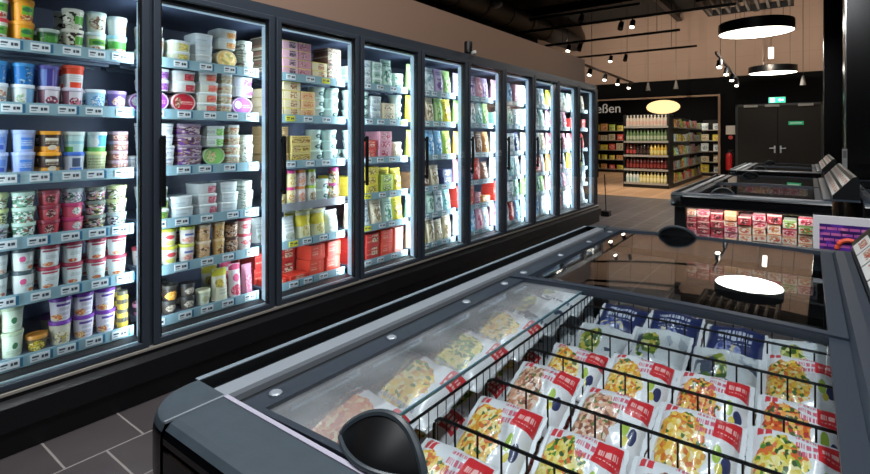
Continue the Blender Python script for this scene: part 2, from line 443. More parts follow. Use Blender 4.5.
tub('cuplblue', 'sky blue tub', PM('pr_cuplb', '9ccbe6', [('ell', .5, .45, .36, .34, ['6faede', 'c8e0ec', '5a8fc8', 'dfe9ea'])]), pl('cfe2ea'))
tub('cuppurple', 'violet tub with fruit print', PM('pr_cuppu', '5f4a84', [('ell', .55, .45, .36, .34, ['b8a0c0', 'd8a860', '8a74a8', 'dcd0d8'])]), pl('8d7aa8'))
tub('deepblue', 'deep blue tub', PM('pr_deepblue', '1f6fb4', [('speck', 10, ['9fb8c0', '2f4f80', '4a98d0'], .42)]), pl('3a8cc8'))
tub('bluepurple', 'blue violet tub', PM('pr_bluepur', '473f8c', [('rect', 0, .3, 0, 1, '6f86c8'), ('rect', .55, .62, 0, 1, '8a80c0')]), pl('5c58a4'))
tub('redwhite', 'orange and white tub', PM('pr_redwhite', 'e2e2e0', [('rect', 0, 1, .68, 1, 'f05030'), ('rect', .25, .8, 0, .28, 'e84a2c'), ('text', .2, .8, .35, .62, 'b0b8b8', 9, 18)]), pl('f05838'), .0465, .11)
tub('bluetub', 'light blue tub with cartoonless band', PM('pr_bluetub', '9db9ea', [('rect', .12, .88, .45, .78, '6f96e0'), ('rect', .2, .8, .15, .38, '3f62c8'), ('ell', .3, .25, .16, .12, ['b8a060', 'dfe6f0'])]), pl('b8cbee'), .0465, .102)
KIND['bluetub']['look'] = 'light blue tub with blue band'
tub('bluetub2', 'white blue tub with square label', PM('pr_bluetub2', 'a9bdea', [('rect', .3, .85, .15, .75, '4f8ae0'), ('text', .3, .8, .3, .6, 'dfe8f4', 9, 16)]), pl('a8bce8'), .0465, .102)
tub('orblk', 'black tub with orange bands', PM('pr_orblk', '4a3428', [('rect', 0, 1, .0, .30, 'eda12a'), ('rect', .2, .8, .62, .76, 'e8e0cc'), ('ell', .5, .25, .2, .14, 'e8dcc4'), ('text', .2, .8, .4, .6, 'c8b8a0', 9, 14)]), pl('f0a424'), .0465, .1)
tub('whtmint', 'white mint tub with green foot', PM('pr_whtmint', 'bfe0dc', [('rect', 0, 1, .45, .62, '8fc8d0'), ('rect', 0, .3, .0, .3, '5fae50')]), pl('d2e4e0'), .0465, .1)
tub('navylid', 'white tub with blue lid', PM('pr_navylid', 'c8d0dc', [('rect', .3, .7, .3, .8, '54607c'), ('rect', .2, .8, .0, .25, '3a78d8')]), pl('3f6fd0'), .046, .098)
tub('skygreen', 'white tub with sky print', PM('pr_skygreen', 'd2e6ea', [('rect', .4, 1, .3, .95, '5ab4e0'), ('rect', 0, 1, 0, .25, '6fc06a'), ('ell', .25, .55, .2, .25, 'eef4f2')]), pl('d8e8ea'), .0465, .1)
tub('limetub', 'pale lime tub with stripes', PM('pr_limetub', 'c9d4a8', [('text', .05, .95, .15, .8, '8a9468', 6, 10)]), pl('d6e09a'), .0465, .098)
rtub('brownpack', 'brown flat tub pack', PM('pr_brownp', '6a4a48', [('ell', .5, .5, .4, .4, ['a8706a', '7a4a40', 'c0a090', '4a3030'])]), pl('8a7884'), .085, .12, .05)
FLAT = dict(r=.0465, h=.07)
tub('greenflat', 'green speckled round tub', PM('pr_greenflat', '9ab57c', [('speck', 9, ['dfe8dc', '3a5a3a', 'c8d498', '7a6a50', 'e8efe6'], .62)]), pl('b8c890'), **FLAT)
tub('mintflat', 'mint white round tub', PM('pr_mintflat', 'b8dcc8', [('speck', 9, ['dfeee6', '3c6a52', 'e8f2ee', '6aa084', '9a6a5a'], .62)]), pl('b4d4c4'), **FLAT)
tub('pinkflat', 'pink round tub', PM('pr_pinkflat', 'e0627a', [('ell', .6, .5, .24, .32, ['e8d8d8', '8a9a84', 'd8e0d8'])]), pl('b8386a'), **FLAT)
tub('redflat', 'red round tub', PM('pr_redflat', 'c04450', [('ell', .45, .5, .22, .34, ['7a3a3a', 'd8b0a8', '50302c'])]), pl('8a3040'), **FLAT)
tub('greyflat', 'grey speckled round tub', PM('pr_greyflat', '9aa8b0', [('speck', 10, ['dfe6e8', '3a4048', 'b89ab0', '6a8a74', 'e0e8ec'], .62)]), pl('9fb0b4'), **FLAT)
tub('blackflat', 'dark round tub with pale print', PM('pr_blackflat', '3f4238', [('speck', 10, ['c8d0c8', 'b8b060', 'c87a9a', '2a2a2a', 'd8dcd8'], .55)]), pl('707c74'), **FLAT)
tub('whdark', 'white tub with dark lid', PM('pr_whdark', 'd9e6e4', [('text', .25, .85, .45, .62, '8a9a9c', 14, 14), ('ell', .25, .6, .16, .16, 'dc8a50'), ('ell', .7, .14, .16, .1, ['d8a080', 'c06a50', 'e0d8d0'])]), pl('52666e'), .0465, .103)
tub('whpink', 'white tub with pink blossom', PM('pr_whpink', 'dde6e2', [('ell', .4, .6, .14, .15, 'dc5a8c'), ('text', .3, .85, .35, .5, '94a2a0', 14, 14), ('ell', .75, .15, .15, .1, ['e0b070', 'c87a50'])]), pl('46565c'), .0465, .103)
tub('whred', 'white tub with crimson lid', PM('pr_whred', 'dfe8e6', [('text', .3, .8, .4, .6, '98a6a8', 14, 14), ('ell', .4, .14, .22, .1, ['e08a50', 'c85a3a', 'e8c0a0']), ('rect', .15, .85, .78, .88, 'b8485a')]), pl('a83a50'), .0465, .103)
tub('amber', 'slim amber tub', PM('pr_amber', 'c8a04a', [('speck', 9, ['e8c86a', '8a5a2a'], .5)]), pl('c87a3a'), .027, .1)
tub('greentub', 'pale green tub with round emblem', PM('pr_greentub', 'cfe2cc', [('ell', .55, .5, .12, .14, '3f7a52'), ('text', .2, .8, .15, .3, 'a8c0a4', 12, 16)]), pl('b4c8a8'), .0465, .115)
tub('orlid', 'small yellow tub with orange lid', PM('pr_orlid', '6a5c34', [('ell', .4, .4, .34, .4, ['f0d84a', 'c8a02c', 'e8e08a', '5a6a2c'])]), pl('c88a3a'), .044, .072)
tub('purplelid', 'white tub with purple lid', PM('pr_purplelid', 'dcd8e2', [('rect', .18, .82, .72, .84, '5a3a90'), ('text', .3, .75, .1, .7, 'a8a4b4', 4, 26), ('ell', .25, .2, .2, .16, ['e8a050', 'f0d8a0', 'd8704a'])]), pl('7a3fa8'), .0465, .112)
tub('purplegold', 'yellow print tub with purple lid', PM('pr_purplegold', 'd2cebb', [('ell', .45, .35, .34, .3, ['d8c04a', 'b8b070', 'e8e0c0', '8a7a90'])]), pl('7a3fa8'), .0465, .112)
jar('yeljar', 'slim yellow jar', PM('pr_yeljar', 'c8b040', [('rect', 0, 1, .35, .62, '6a6048'), ('ell', .5, .5, .25, .16, '3a3a30')]), pl('5c5a4c'), .026, .095)
tub('browntub', 'brown tub with red label', PM('pr_browntub', '5c3a34', [('rect', .1, .9, .1, .5, 'c0503a'), ('rect', .1, .9, .5, .75, 'b8a8a0')]), pl('4a3230'), .042, .115)
# --- second door
WL = pl('d6dede')
rtub('ibor', 'white ice cream box, orange label', PM('pr_ibor', 'd8dcd4', [('rect', .45, .9, .15, .8, ['e8a85a', 'f0c88a', 'd88a40'])]), WL)
rtub('ibbrown', 'white ice cream box, brown label', PM('pr_ibbrown', 'cfccc0', [('rect', .4, .85, .12, .85, ['b87848', '8a5030', 'd8a880'])]), WL, .11)
rtub('ibyel', 'white ice cream box, yellow label', PM('pr_ibyel', 'ccd0b8', [('rect', .35, .8, .12, .85, ['d8c84a', 'e8e0a0', 'a89a50'])]), WL, .12)
rtub('ibpurp', 'white ice cream box, purple label', PM('pr_ibpurp', 'd2d6e2', [('rect', .5, .95, .12, .85, ['9a5ab0', 'c090cc', '7a3a98'])]), WL, .14)
rtub('ibred', 'white ice cream box, red label', PM('pr_ibred', 'd4d2cc', [('rect', .45, .92, .12, .85, ['c83a4a', 'e06a6a', 'a82a3a'])]), WL, .13)
rtub('ibcoral', 'white ice cream box, coral label', PM('pr_ibcoral', 'd6dace', [('rect', .4, .9, .12, .85, ['e8705a', 'f0a08a', 'd85a50'])]), WL, .125)
rtub('ibsand', 'narrow sand coloured ice cream box', PM('pr_ibsand', 'c4c0a4', [('speck', 9, ['e0dcc8', 'a89a70', 'c8705a'], .5)]), WL, .08)
rtub('ibwhite', 'wide white ice cream box', PM('pr_ibwhite', 'dbe2e4', [('text', .1, .85, .25, .6, '8a92a0', 5, 12), ('rect', 0, 1, .8, 1, '9aa2c8')]), WL, .17)
rtub('ibdkpurp', 'dark purple brown ice cream box', PM('pr_ibdkp', '7a5a78', [('speck', 8, ['6a3a90', '8a6a60', 'c8b8b8', '50384a'], .6)]), pl('8a7a8c'), .14)
rtub('ibgreenl', 'white ice cream box, green label', PM('pr_ibgreen', 'd4e0d8', [('rect', .5, .92, .1, .88, ['7cc05a', 'b0dc8a', '4f9a3c']), ('text', .08, .42, .3, .7, '7a8a80', 6, 12)]), WL, .13)
rtub('ibdkgreen', 'white ice cream box, dark green label', PM('pr_ibdkg', 'c6d2cc', [('rect', .5, .9, .1, .88, ['3f7a38', '5f9a40', 'a8b050'])]), WL, .13)
rtub('ibpink', 'white ice cream box, pink label', PM('pr_ibpink', 'd6dcdc', [('rect', .5, .95, .1, .88, ['d87a8a', 'e8a8b0', 'c05068'])]), WL, .13)
rtub('ibplain', 'plain white ice cream box', PM('pr_ibplain', 'd6e2e4', [('text', .1, .6, .3, .6, 'a8b4bc', 5, 12)]), WL, .12)
rtub('ibgrey', 'grey green ice cream box', PM('pr_ibgrey', 'b2bcb0', [('speck', 9, ['8a9488', 'd0d8cc', '6a6058'], .5)]), pl('a8b0a8'), .085)
oval('ovyel', 'oval tub, yellow lid facing out', PM('pr_ovyel', 'ecc878', [('ell', .5, .5, .42, .42, ['f0d488', 'e8b860', 'f4e2b0', 'b8b060'], 6)]), pl('e8d8b0'))
oval('ovpurp', 'oval tub, purple lid facing out', PM('pr_ovpurp', 'a04ab0', [('ell', .26, .55, .2, .26, ['d8e0d8', 'b8c8c0', 'e8e8f0']), ('text', .5, .95, .35, .62, 'dcb0e0', 8, 10)]), pl('d8c0e0'))
oval('ovred', 'oval tub, red lid facing out', PM('pr_ovred', 'c83040', [('ell', .24, .5, .16, .3, ['a8705a', 'e0d0b8', '7a3a34']), ('text', .4, .95, .4, .62, 'f0c0b8', 8, 10)]), pl('e0b8b8'))
oval('ovgreen', 'oval tub, green lid facing out', PM('pr_ovgreen', '8cca70', [('ell', .35, .5, .26, .34, ['d8e0a0', 'e8b090', 'b8dc98', '6fae54'])]), pl('c8e4b8'))
S2 = dict(r=.045, h=.1)
tub('crimsonw', 'white tub with crimson print', PM('pr_crimw', 'd8d2cc', [('ell', .5, .55, .36, .2, ['b83a4a', 'd88a8a']), ('text', .2, .8, .15, .35, 'a09a98', 10, 14)]), pl('b84a58'), **S2)
tub('yelw', 'white tub with yellow lid', PM('pr_yelw', 'dfe0cc', [('ell', .5, .6, .3, .14, 'd04a50'), ('ell', .5, .22, .35, .15, ['d8d860', 'c8c890'])]), pl('cfd24a'), **S2)
tub('pinkyel', 'white tub with lime lid', PM('pr_pinkyel', 'e2dcd6', [('rect', .2, .8, .55, .68, '5a68b0'), ('ell', .5, .25, .38, .18, ['e08a7a', 'e8c0b0'])]), pl('c8cc58'), **S2)
tub('tantub', 'tan tub with dark text', PM('pr_tantub', 'ddb88a', [('ell', .5, .6, .3, .14, '6a4a3a'), ('speck', 8, ['e8d0b0', 'c89a60'], .5)]), pl('e0cdb0'), **S2)
tub('goldtub', 'golden tub', PM('pr_goldtub', 'd8ae6a', [('ell', .5, .4, .36, .3, ['b8844a', 'e8d0a0', '8a5a34'])]), pl('dcc090'), .038, .1)
tub('browncup', 'brown patterned tub', PM('pr_browncup', '6a4636', [('speck', 9, ['a8785a', 'c8a88a', '4a2e24', 'd8c8b8'], .6)]), pl('5a4038'), .042, .095)
tub('pinkt', 'black tub with pink foot', PM('pr_pinkt', 'd07aa0', [('rect', 0, 1, .35, .8, '4a3a48'), ('text', .15, .85, .45, .7, 'e8c8d8', 8, 12)]), pl('e8a0c0'), .046, .066)
tub('dkt', 'small dark brown tub', PM('pr_dkt', '4c463e', [('ell', .5, .5, .36, .3, ['c8beb0', '8a7a64', 'd8d4c4'])]), pl('3a3c3c'), .042, .075)
tub('orgt', 'black tub with orange fruit', PM('pr_orgt', '3a342e', [('ell', .5, .35, .42, .34, ['f0a83a', 'e8902a', 'f4c870'])]), pl('48463f'), .043, .085)
tub('creamt', 'cream tub', PM('pr_creamt', 'd6dcc4', [('ell', .5, .45, .3, .22, ['c8d0a0', 'b8b890'])]), pl('dfe2c0'), .043, .088)
pouch('yelltall', 'white pouch with yellow top', PM('pr_yelltall', 'dcdcc0', [('rect', 0, 1, .78, 1, 'dcd23a'), ('ell', .35, .55, .24, .14, ['e0c040', 'a8905a', 'd8d060']), ('text', .3, .85, .2, .42, 'a8b0a8', 10, 14)]), .1, .085, .19)
pouch('pinktall', 'white pouch with pink print', PM('pr_pinktall', 'e0d4d8', [('rect', 0, 1, .82, 1, 'dc4a78'), ('ell', .5, .58, .3, .12, 'e0608a'), ('ell', .5, .2, .42, .17, ['d85a70', 'e8b0b8', 'c83a58'])]), .075, .08, .2)
pouch('redtall', 'dim red pouch', PM('pr_redtall', 'a86a80', [('ell', .5, .4, .35, .25, ['c88a9a', '8a4058'])]), .07, .08, .18)
# --- third door
carton('pinkbox', 'pink carton with yellow edge', PM('pr_pinkbox', 'e2b4c2', [('rect', 0, 1, .84, 1, 'd8cc6a'), ('rect', .45, .85, .2, .7, ['5a4a58', 'b8a0a8', '3a3440'])]), .13, .17, .0605)
carton('lilacbox', 'rose carton with yellow edge', PM('pr_lilacbox', 'd89aa8', [('rect', 0, 1, .84, 1, 'e0d070'), ('rect', .1, .6, .2, .7, ['c06a80', 'e8c8c8', '8a5060'])]), .11, .17, .0605)
carton('khakibox', 'khaki carton with dark print', PM('pr_khakibox', 'c8bea0', [('rect', 0, 1, .86, 1, 'd8d070'), ('speck', 7, ['7a6a5a', '50443c', 'd8d0b8', 'a07868'], .6)]), .13, .17, .0605)
carton('creambox', 'cream carton with orange print', PM('pr_creambox', 'e0d4b0', [('rect', 0, 1, .84, 1, 'e0ca5a'), ('rect', .4, .8, .15, .75, ['a8885a', '6a5448', 'e8d8b8', 'd0804a'])]), .14, .17, .0605)
carton('peachbox', 'peach carton', PM('pr_peachbox', 'e4bc94', [('rect', 0, 1, .84, 1, 'e8d878'), ('ell', .5, .45, .36, .3, ['d8704a', 'e8d0a0', 'c89a5a'])]), .12, .17, .0605)
carton('brownbox', 'brown striped carton', PM('pr_brownbox', 'a08660', [('rect', 0, 1, .84, 1, 'c8b070'), ('rect', .15, .8, .15, .72, ['5a4434', 'c8b090', '8a6a44', 'd0b850'])]), .17, .17, .0605)
carton('goldbox', 'gold carton with food strip', PM('pr_goldbox', 'd8c680', [('rect', .05, .95, .2, .75, ['e8d84a', '7a5a34', 'd8c8a0', 'a86a3a', '8a7a40'])]), .17, .17, .0605)
tub('whround', 'white tub with dark oval print', PM('pr_whround', 'cfe4de', [('ell', .62, .45, .26, .26, '2f5a58'), ('ell', .62, .45, .17, .12, '8ab0a8')]), pl('c8e4dc'), .062, .076)
jar('jarpink', 'jar with pink lid', PM('pr_jarpink', 'cfb8a8', [('speck', 8, ['4a4a44', 'e8e0c8', 'b8a45a', 'd0505a'], .6)]), pl('d04a90'), .041, .116)
jar('jaryel', 'yellow label jar with magenta lid', PM('pr_jaryel', 'd8cf9a', [('ell', .5, .45, .36, .28, ['d8c84a', 'e8e4c8', '8a9a3c', 'c86a3a'])]), pl('cc3f86'), .041, .116)
jar('jaror', 'jar with orange lid', PM('pr_jaror', 'ded2d0', [('ell', .5, .4, .36, .3, ['e08a50', 'e8c8b0', 'b8a8b8'])]), pl('e0904a'), .041, .116)
jar('jargrn', 'jar with lime lid', PM('pr_jargrn', 'cfd4c8', [('ell', .5, .4, .36, .3, ['7a7a60', 'c8d0b0', 'a86a5a'])]), pl('a8cc3c'), .041, .116)
pouch('whpouch', 'white pouch', PM('pr_whpouch', 'd3dcda', [('text', .15, .85, .4, .75, 'a0aaa8', 7, 10), ('ell', .5, .22, .3, .14, ['b8c0b0', '9aa49a'])]), .12, .1, .165)
pouch('yelpouch', 'white pouch with yellow print', PM('pr_yelpouch', 'd8d8b0', [('rect', 0, 1, .45, .85, 'd6c83a'), ('ell', .5, .3, .3, .2, ['b8a44a', 'e0dca8'])]), .12, .1, .19)
carton('redbox', 'red carton with cream picture', PM('pr_redbox', 'c23a34', [('rect', .42, .88, .3, .72, ['e0c8a8', 'd8b890', '5a4a3a', 'e8dcc8']), ('text', .05, .38, .3, .5, 'e8a890', 6, 10)]), .15, .18, .103)
carton('brightred', 'bright orange red carton', PM('pr_brightred', 'e8503a', [('text', .1, .5, .3, .55, 'f0b8a0', 6, 10), ('rect', .7, .8, .2, .8, 'f07058')]), .13, .18, .108)
carton('redflatbox', 'flat red carton lying in front', PM('pr_redflatbox', 'd8402e', [('rect', .3, .8, .3, .8, ['e8c0a8', 'f0a088', 'd06a50'])]), .15, .12, .04)
carton('peachred', 'pale red carton', PM('pr_peachred', 'e89080', [('rect', .2, .8, .25, .75, ['f0d8d0', 'e8b8a8', 'd85a4a'])]), .11, .18, .108)
# --- further doors
def generic():
    cols = {
        'white': ('dbe4e6', ['9ab0b8', 'c8d4d6', '6f8890']), 'green': ('9cbf7a', ['4f8a3c', 'd8e0b8', '7ab04a']), 'lilac': ('c0aed0', ['8a6aa8', 'd8cce0', '5a4a7c']),
        'yellow': ('e2d24a', ['c8a02c', 'f0e8a0', '8a7a2a']), 'orange': ('e2a464', ['c8703a', 'f0d8b0', 'a8502a']), 'blue': ('8abede', ['3f78b8', 'd0e4ee', '5a98cc']),
        'red': ('d4463c', ['f0c8b8', 'a82a28', 'e8887a']), 'teal': ('a4d4d2', ['3f8a88', 'd8ecea', '6ab0ac']), 'brown': ('8a6a58', ['c8a88a', '5a4034', 'd8c8b8']),
        'navy': ('46507c', ['8a94c0', '2a3054', 'c8cce0']), 'beige': ('d2c6a8', ['a08a60', 'e8e0cc', '7a6a50']), 'pink': ('e0a4b4', ['c8506a', 'f0d8dc', 'b03a5a']),
        'mint': ('c4e2d4', ['6aa88c', 'e4f0ea', '3f7a60']), 'lime': ('b8cc5a', ['7a9a34', 'e0e8a8', '5a7a2a'])}
    for c, (b, p) in cols.items():
        mm = PM('pr_gen_'+c, b, [('ell', .5, .42, .36, .28, p, 10), ('text', .15, .85, .72, .9, p[2], 12, 10)])
        pouch('p_'+c, c+' pouch', mm, .130, .1, .238, seed=len(c))
        pouch('s_'+c, 'small '+c+' pouch', mm, .128, .1, .195, seed=len(c)+3)
        carton('b_'+c, c+' carton', mm, .15, .17, .074)
        rtub('t_'+c, c+' tub', mm, pl(p[1]), .13, .15, .066)
generic()

PARTED = set()
def place(key, loc, label, group, parts=True, rz=0, rx=0, name=None):
    k = KIND[key]
    o = bpy.data.objects.new(name or k['root'].name.split('.')[0], k['root']); COL.objects.link(o)
    o.location = loc; o.rotation_euler = (rx, 0, rz)
    tag(o, label, k['cat'], group)
    if parts:
        for pn, me in k['parts']:
            c = bpy.data.objects.new(pn, me); COL.objects.link(c); c.parent = o
    return o

# ------------------------------------------------------------------ upright freezers
XF = -2.74; PITCH = .75; YM0 = 1.192-PITCH; ND = 10
SZ = [.335, .617, .873, 1.166, 1.482, 1.768]
def ym(j): return YM0+PITCH*j
fz = thing('upright_freezer', 'long black upright freezer with ten glass doors along the left', 'freezer', (XF-.4, ym(5), 0))
def P(mb, name, parent=fz, label=None):
    mb.xf(Matrix.Translation(-Vector((XF-.4, ym(5), 0))))
    o = mb.build(name, parent)
    if label: o['label'] = label
    return o
YA, YZ = ym(0)-.06, ym(ND)+.06
c = MB()
c.box(-3.55, -3.47, YA, YZ, .02, 2.17, INNER)             # back
c.box(-3.55, XF+.0, YA-.04, YA, .02, 2.19, FRAMED); c.box(-3.55, XF, YZ, YZ+.05, .02, 2.19, FRAMED)
c.box(-3.47, XF-.05, YA, YZ, 2.08, 2.17, INNER)            # roof
c.box(-3.47, XF-.05, YA, YZ, .14, .245, INNER)
P(c, 'carcass')
kb = MB().prism([(-3.5, .0), (XF+.03, .0), (XF+.03, .10), (XF+.06, .115), (XF+.06, .215), (XF+.02, .235), (XF+.02, .25), (-3.5, .25)], 'y', YA-.04, YZ+.05, KICK)
P(kb, 'base_panel')
P(MB().rbox(XF-.005, XF+.025, YA-.04, YZ+.05, .252, .268, TRIM, .003), 'bottom_trim', label='thin satin metal strip below the doors')
hd = MB().box(XF-.05, XF+.0, YA-.04, YZ+.05, 2.125, 2.19, FRAME).box(XF-.06, XF-.02, YA, YZ, 2.075, 2.125, FRAMED)
P(hd, 'header')
P(MB().box(XF-.09, XF-.07, YA+.02, YZ-.02, 2.069, 2.076, GLOW), 'glow_strip', label='white light tube under the header')
P(MB().prism([(XF-.03, .268), (XF-.03, .295), (XF-.09, .31), (XF-.09, .268)], 'y', YA, YZ, FRAMED), 'sill')
gb = MB()
for k in range(int((YZ-YA)/.022)): gb.box(XF-.10, XF-.092, YA+k*.022, YA+k*.022+.011, .27, .306, FRAMED)
P(gb, 'air_grille')
P(MB().box(XF-.028, XF-.012, YA, YZ, .292, .302, mat('sill_pale', 'b4ccd6', .4)), 'sill_strip', label='pale strip along the foot of the glass')
for j in range(ND+1):
    y = ym(j)
    P(MB().rbox(XF-.06, XF-.002, y-.021, y+.021, .268, 2.125, FRAME, .004), 'mullion')
    if j > 0: P(MB().rbox(XF-.088, XF-.05, y-.029, y-.0215, .30, 2.06, GLOW, .003), 'glow_strip', label='glowing plate standing for the lit mullion side')  # no lamp: the lit look of the mullion's inner side, painted as glow
for j in range(ND):
    y0, y1 = ym(j)+.010, ym(j+1)-.010
    dfr = MB()
    z0, z1 = .272, 2.122; w = .036
    dfr.rbox(XF, XF+.022, y0, y0+w, z0, z1, FRAME, .004); dfr.rbox(XF, XF+.022, y1-w, y1, z0, z1, FRAME, .004)
    dfr.rbox(XF, XF+.022, y0+w-.004, y1-w+.004, z1-w*.9, z1, FRAME, .004); dfr.rbox(XF, XF+.022, y0+w-.004, y1-w+.004, z0, z0+w*.8, FRAME, .004)
    for a, b in ((y0+w-.002, y0+w+.008), (y1-w-.008, y1-w+.002)): dfr.box(XF-.012, XF+.012, a, b, z0+.03, z1-.03, FRAMED)
    dobj = P(dfr, 'door')
    g = MB().box(XF+.006, XF+.012, y0+w-.01, y1-w+.01, z0+.025, z1-.03, GLASS)
    P(g, 'glass_pane', dobj)
    hb = MB().rbox(XF+.035, XF+.055, y0+.022, y0+.05, .985, 1.36, BLACK, .007)
    for z in (1.01, 1.33): hb.rbox(XF+.02, XF+.04, y0+.026, y0+.046, z-.012, z+.012, BLACK, .003)
    P(hb, 'handle', dobj)
XS = XF-.12                                               # shelf front edge
def card_mb(mb, y, z, w=.074, h=.036, yellow=False, far=False):
    x = XS+.006
    mb.box(x-.001, x+.002, y-w/2, y+w/2, z-h/2, z+h/2, YELC if yellow else CARD)
    if not far:
        mb.box(x+.001, x+.0026, y-w*.42, y-w*.08, z+.001, z+.009, INK)
        mb.box(x+.001, x+.0026, y-w*.42, y-w*.15, z-.009, z-.006, INK)
        mb.box(x+.001, x+.0026, y+w*.06, y+w*.18, z-.007, z+.007, INK); mb.box(x+.001, x+.0026, y+w*.22, y+w*.40, z-.006, z+.007, INK)
    return mb
rest = MB(); nlab = 0
for j in range(ND):
    y0, y1 = ym(j)+.03, ym(j+1)-.03
    for si, z in enumerate(SZ):
        s = MB().box(-3.46, XS, y0, y1, z-.005, z+.012, SHELF)
        for q in (-3.40, -3.2, -3.05): s.box(q, q+.02, y0, y1, z-.02, z-.005, SHELF)
        sh = P(s, 'shelf')
        r = MB().prism([(XS, z-.03), (XS+.004, z-.03), (XS+.004, z+.026), (XS, z+.026)], 'y', y0, y1, RAIL if not (j == 2 and si == 2) else SILVER)
        P(r, 'price_rail', sh)
        if j == 2 and si == 2: continue
        n = (6, 5, 5)[j] if j < 3 else 5
        for i in range(n):
            yy = y0+.055+(y1-y0-.11)*(i+R.uniform(-.12, .12))/(n-1)
            yel = j in (2, 3) and R.random() < .22
            if j < 3 and nlab < 96:
                cm = card_mb(MB(), yy, z-.002, yellow=yel)
                if not yel and R.random() < .6: cm.box(XS+.003, XS+.007, yy+.037, yy+.049, z-.022, z+.018, HOLD)
                P(cm, 'price_label', sh); nlab += 1
            else: card_mb(rest, yy, z-.002, yellow=yel, far=j > 5)
rs = P(rest, 'price_label'); rs['kind'] = 'stuff'

SHN = ['bottom', 'fifth', 'fourth', 'third', 'second', 'top']
def fill(door, si, spec, parts=True, back=0.0):
    cols = [c.split('+') for c in spec.split()]
    pushed = [c[0].startswith('>') for c in cols]; cols = [[t.lstrip('>') for t in c] for c in cols]
    cols = [[q for it in c for q in ([it.split('*')[0]]*(int(it.split('*')[1]) if '*' in it else 1))] for c in cols]
    lo, hi = ym(door)+(.034 if door else .125), ym(door+1)-.034
    tot = sum(max(KIND[k]['w'] for k in c) for c in cols)
    q = 0
    while hi-lo-tot > max(KIND[k]['w'] for k in cols[q % len(cols)])+.004*len(cols):
        c = cols[q % len(cols)]; cols = cols+[c]; tot += max(KIND[k]['w'] for k in c); q += 1
    gap = (hi-lo-tot)/len(cols)
    if gap < .002: print('TIGHT', door, si, round(gap, 4))
    y = lo
    ncol = len(cols)
    for ci, c in enumerate(cols):
        w = max(KIND[k]['w'] for k in c); yc = y+gap/2+w/2; y += w+gap
        dmax = max(KIND[k]['d'] for k in c)
        xj = XS-.02-dmax/2-R.uniform(0, .012)
        z = SZ[si]+.0125
        if ci < len(pushed) and pushed[ci]:
            fk = KIND['redflatbox']
            place('redflatbox', (XS-.015-fk['d']/2, yc, z), f"{fk['look']}, {ORD[ci]} stack, {SHN[si]} shelf, {ORD[door]} freezer door", f"cartons on the {SHN[si]} shelf of freezer door {ORD[door]}", True, R.uniform(-.02, .02))
            xj -= fk['d']+.01
        for ti, k in enumerate(c):
            kd = KIND[k]
            n = len(c)
            tier = '' if n == 1 else ('upper' if ti == 1 else 'lower')+' in ' if n == 2 else ['lowest', 'second', 'third', 'fourth'][ti]+' in ' if ti < n-1 else 'top of '
            lab = f"{kd['look']}, {tier}{ORD[ci]} stack, {SHN[si]} shelf, {ORD[door]} freezer door"
            ob = place(k, (xj, yc+(0 if n == 1 else R.uniform(-.3, .3)*gap), z), lab, f"{kd['cat']}s on the {SHN[si]} shelf of freezer door {ORD[door]}", parts, R.uniform(-.08, .08) if kd['cat'] != 'carton' else R.uniform(-.03, .03))
            if k.startswith('p_') and si == 1: ob.scale = (1, 1, .87)     # the fifth shelf has less headroom
            z += kd['h']+.0006
        kb = c[0]; kd = KIND[kb]
        if door < 4 and R.random() < .72:            # the pack standing behind, seen over and between the front ones
            nb = 1 if len(c) == 1 else R.choice([1, 1, 2]); zz = SZ[si]+.0125
            for ti in range(nb):
                if kd['h']*(ti+1) > .26: break
                kx = c[min(ti, len(c)-1)]; kk = KIND[kx]
                lab = f"{kk['look']}, back row{'' if nb == 1 else ' lower' if ti == 0 else ' upper'}, {ORD[ci]} stack, {SHN[si]} shelf, {ORD[door]} freezer door"
                place(kx, (xj-dmax-.02-R.uniform(0, .02), yc, zz), lab, f"{kk['cat']}s on the {SHN[si]} shelf of freezer door {ORD[door]}", parts, R.uniform(-.03, .03))
                zz += kk['h']+.0006
D0 = ["amber*2 greentub*2 orlid+ purplegold+purplelid purplelid*2 purplelid*2 yeljar*2".replace('+ ', ' '),
      "whdark*2 whpink*2 whred*2 whred*2 whred*2 whred*2",
      "greyflat+greenflat*2 mintflat*3 redflat*3 pinkflat*2+greyflat blackflat*3",
      "bluetub*2 bluetub2*2 orblk*2 navylid+whtmint limetub+skygreen brownpack*4",
      "cupcream+deepblue cupblue+deepblue cupred+bluepurple cupred+redwhite cuplblue cuppurple",
      "redlid*2 orange*2 dkgreen panda*2 whgreen+palegreen lbluelid+greylid"]
D1 = ["pinkt*3 dkt+orgt dkt*2 creamt yelltall pinktall redtall",
      "crimsonw*2 yelw*2 pinkyel*2 tantub*2 goldtub*2 browncup*2",
      "ibdkgreen*3 ibplain*2 ibpink*3 ibplain*3 ibgrey*3",
      "ibwhite*4 ibdkpurp*4 ovgreen+ibgreenl*2 ibsand*4 ibgrey*3",
      "ovpurp+ibpurp*2 ovred+ibred*2 ibcoral*4 ibsand*4",
      "ibbrown*3 ibyel*2 ibplain*3 ovyel+ibor*2 ibgrey*3"]
D2 = [">redbox*2 >redbox*2 brightred*2 brightred*2",
      "whpouch whpouch yelpouch yelpouch whpouch",
      "jarpink*2 jaryel*2 jaryel*2 jaror*2 jargrn*2 whround*2",
      "brownbox*4 goldbox*3 whround*3 whround*3",
      "creambox*3 creambox*4 peachbox*3 whround*3 whround*3",
      "khakibox*4 pinkbox*4 lilacbox*4 creambox*2"]
D3 = ["redbox*2 redbox*2 brightred*2 peachred*2",
      "s_beige s_white s_beige s_mint s_yellow",
      "b_yellow*2 b_yellow*3 b_lime*2 s_yellow",
      "whround*3 b_red*2 b_pink*3 t_beige*2",
      "whround*3 whround*3 t_white*3 b_beige*2",
      "t_mint*2 t_white*3 t_mint*3 p_mint"]
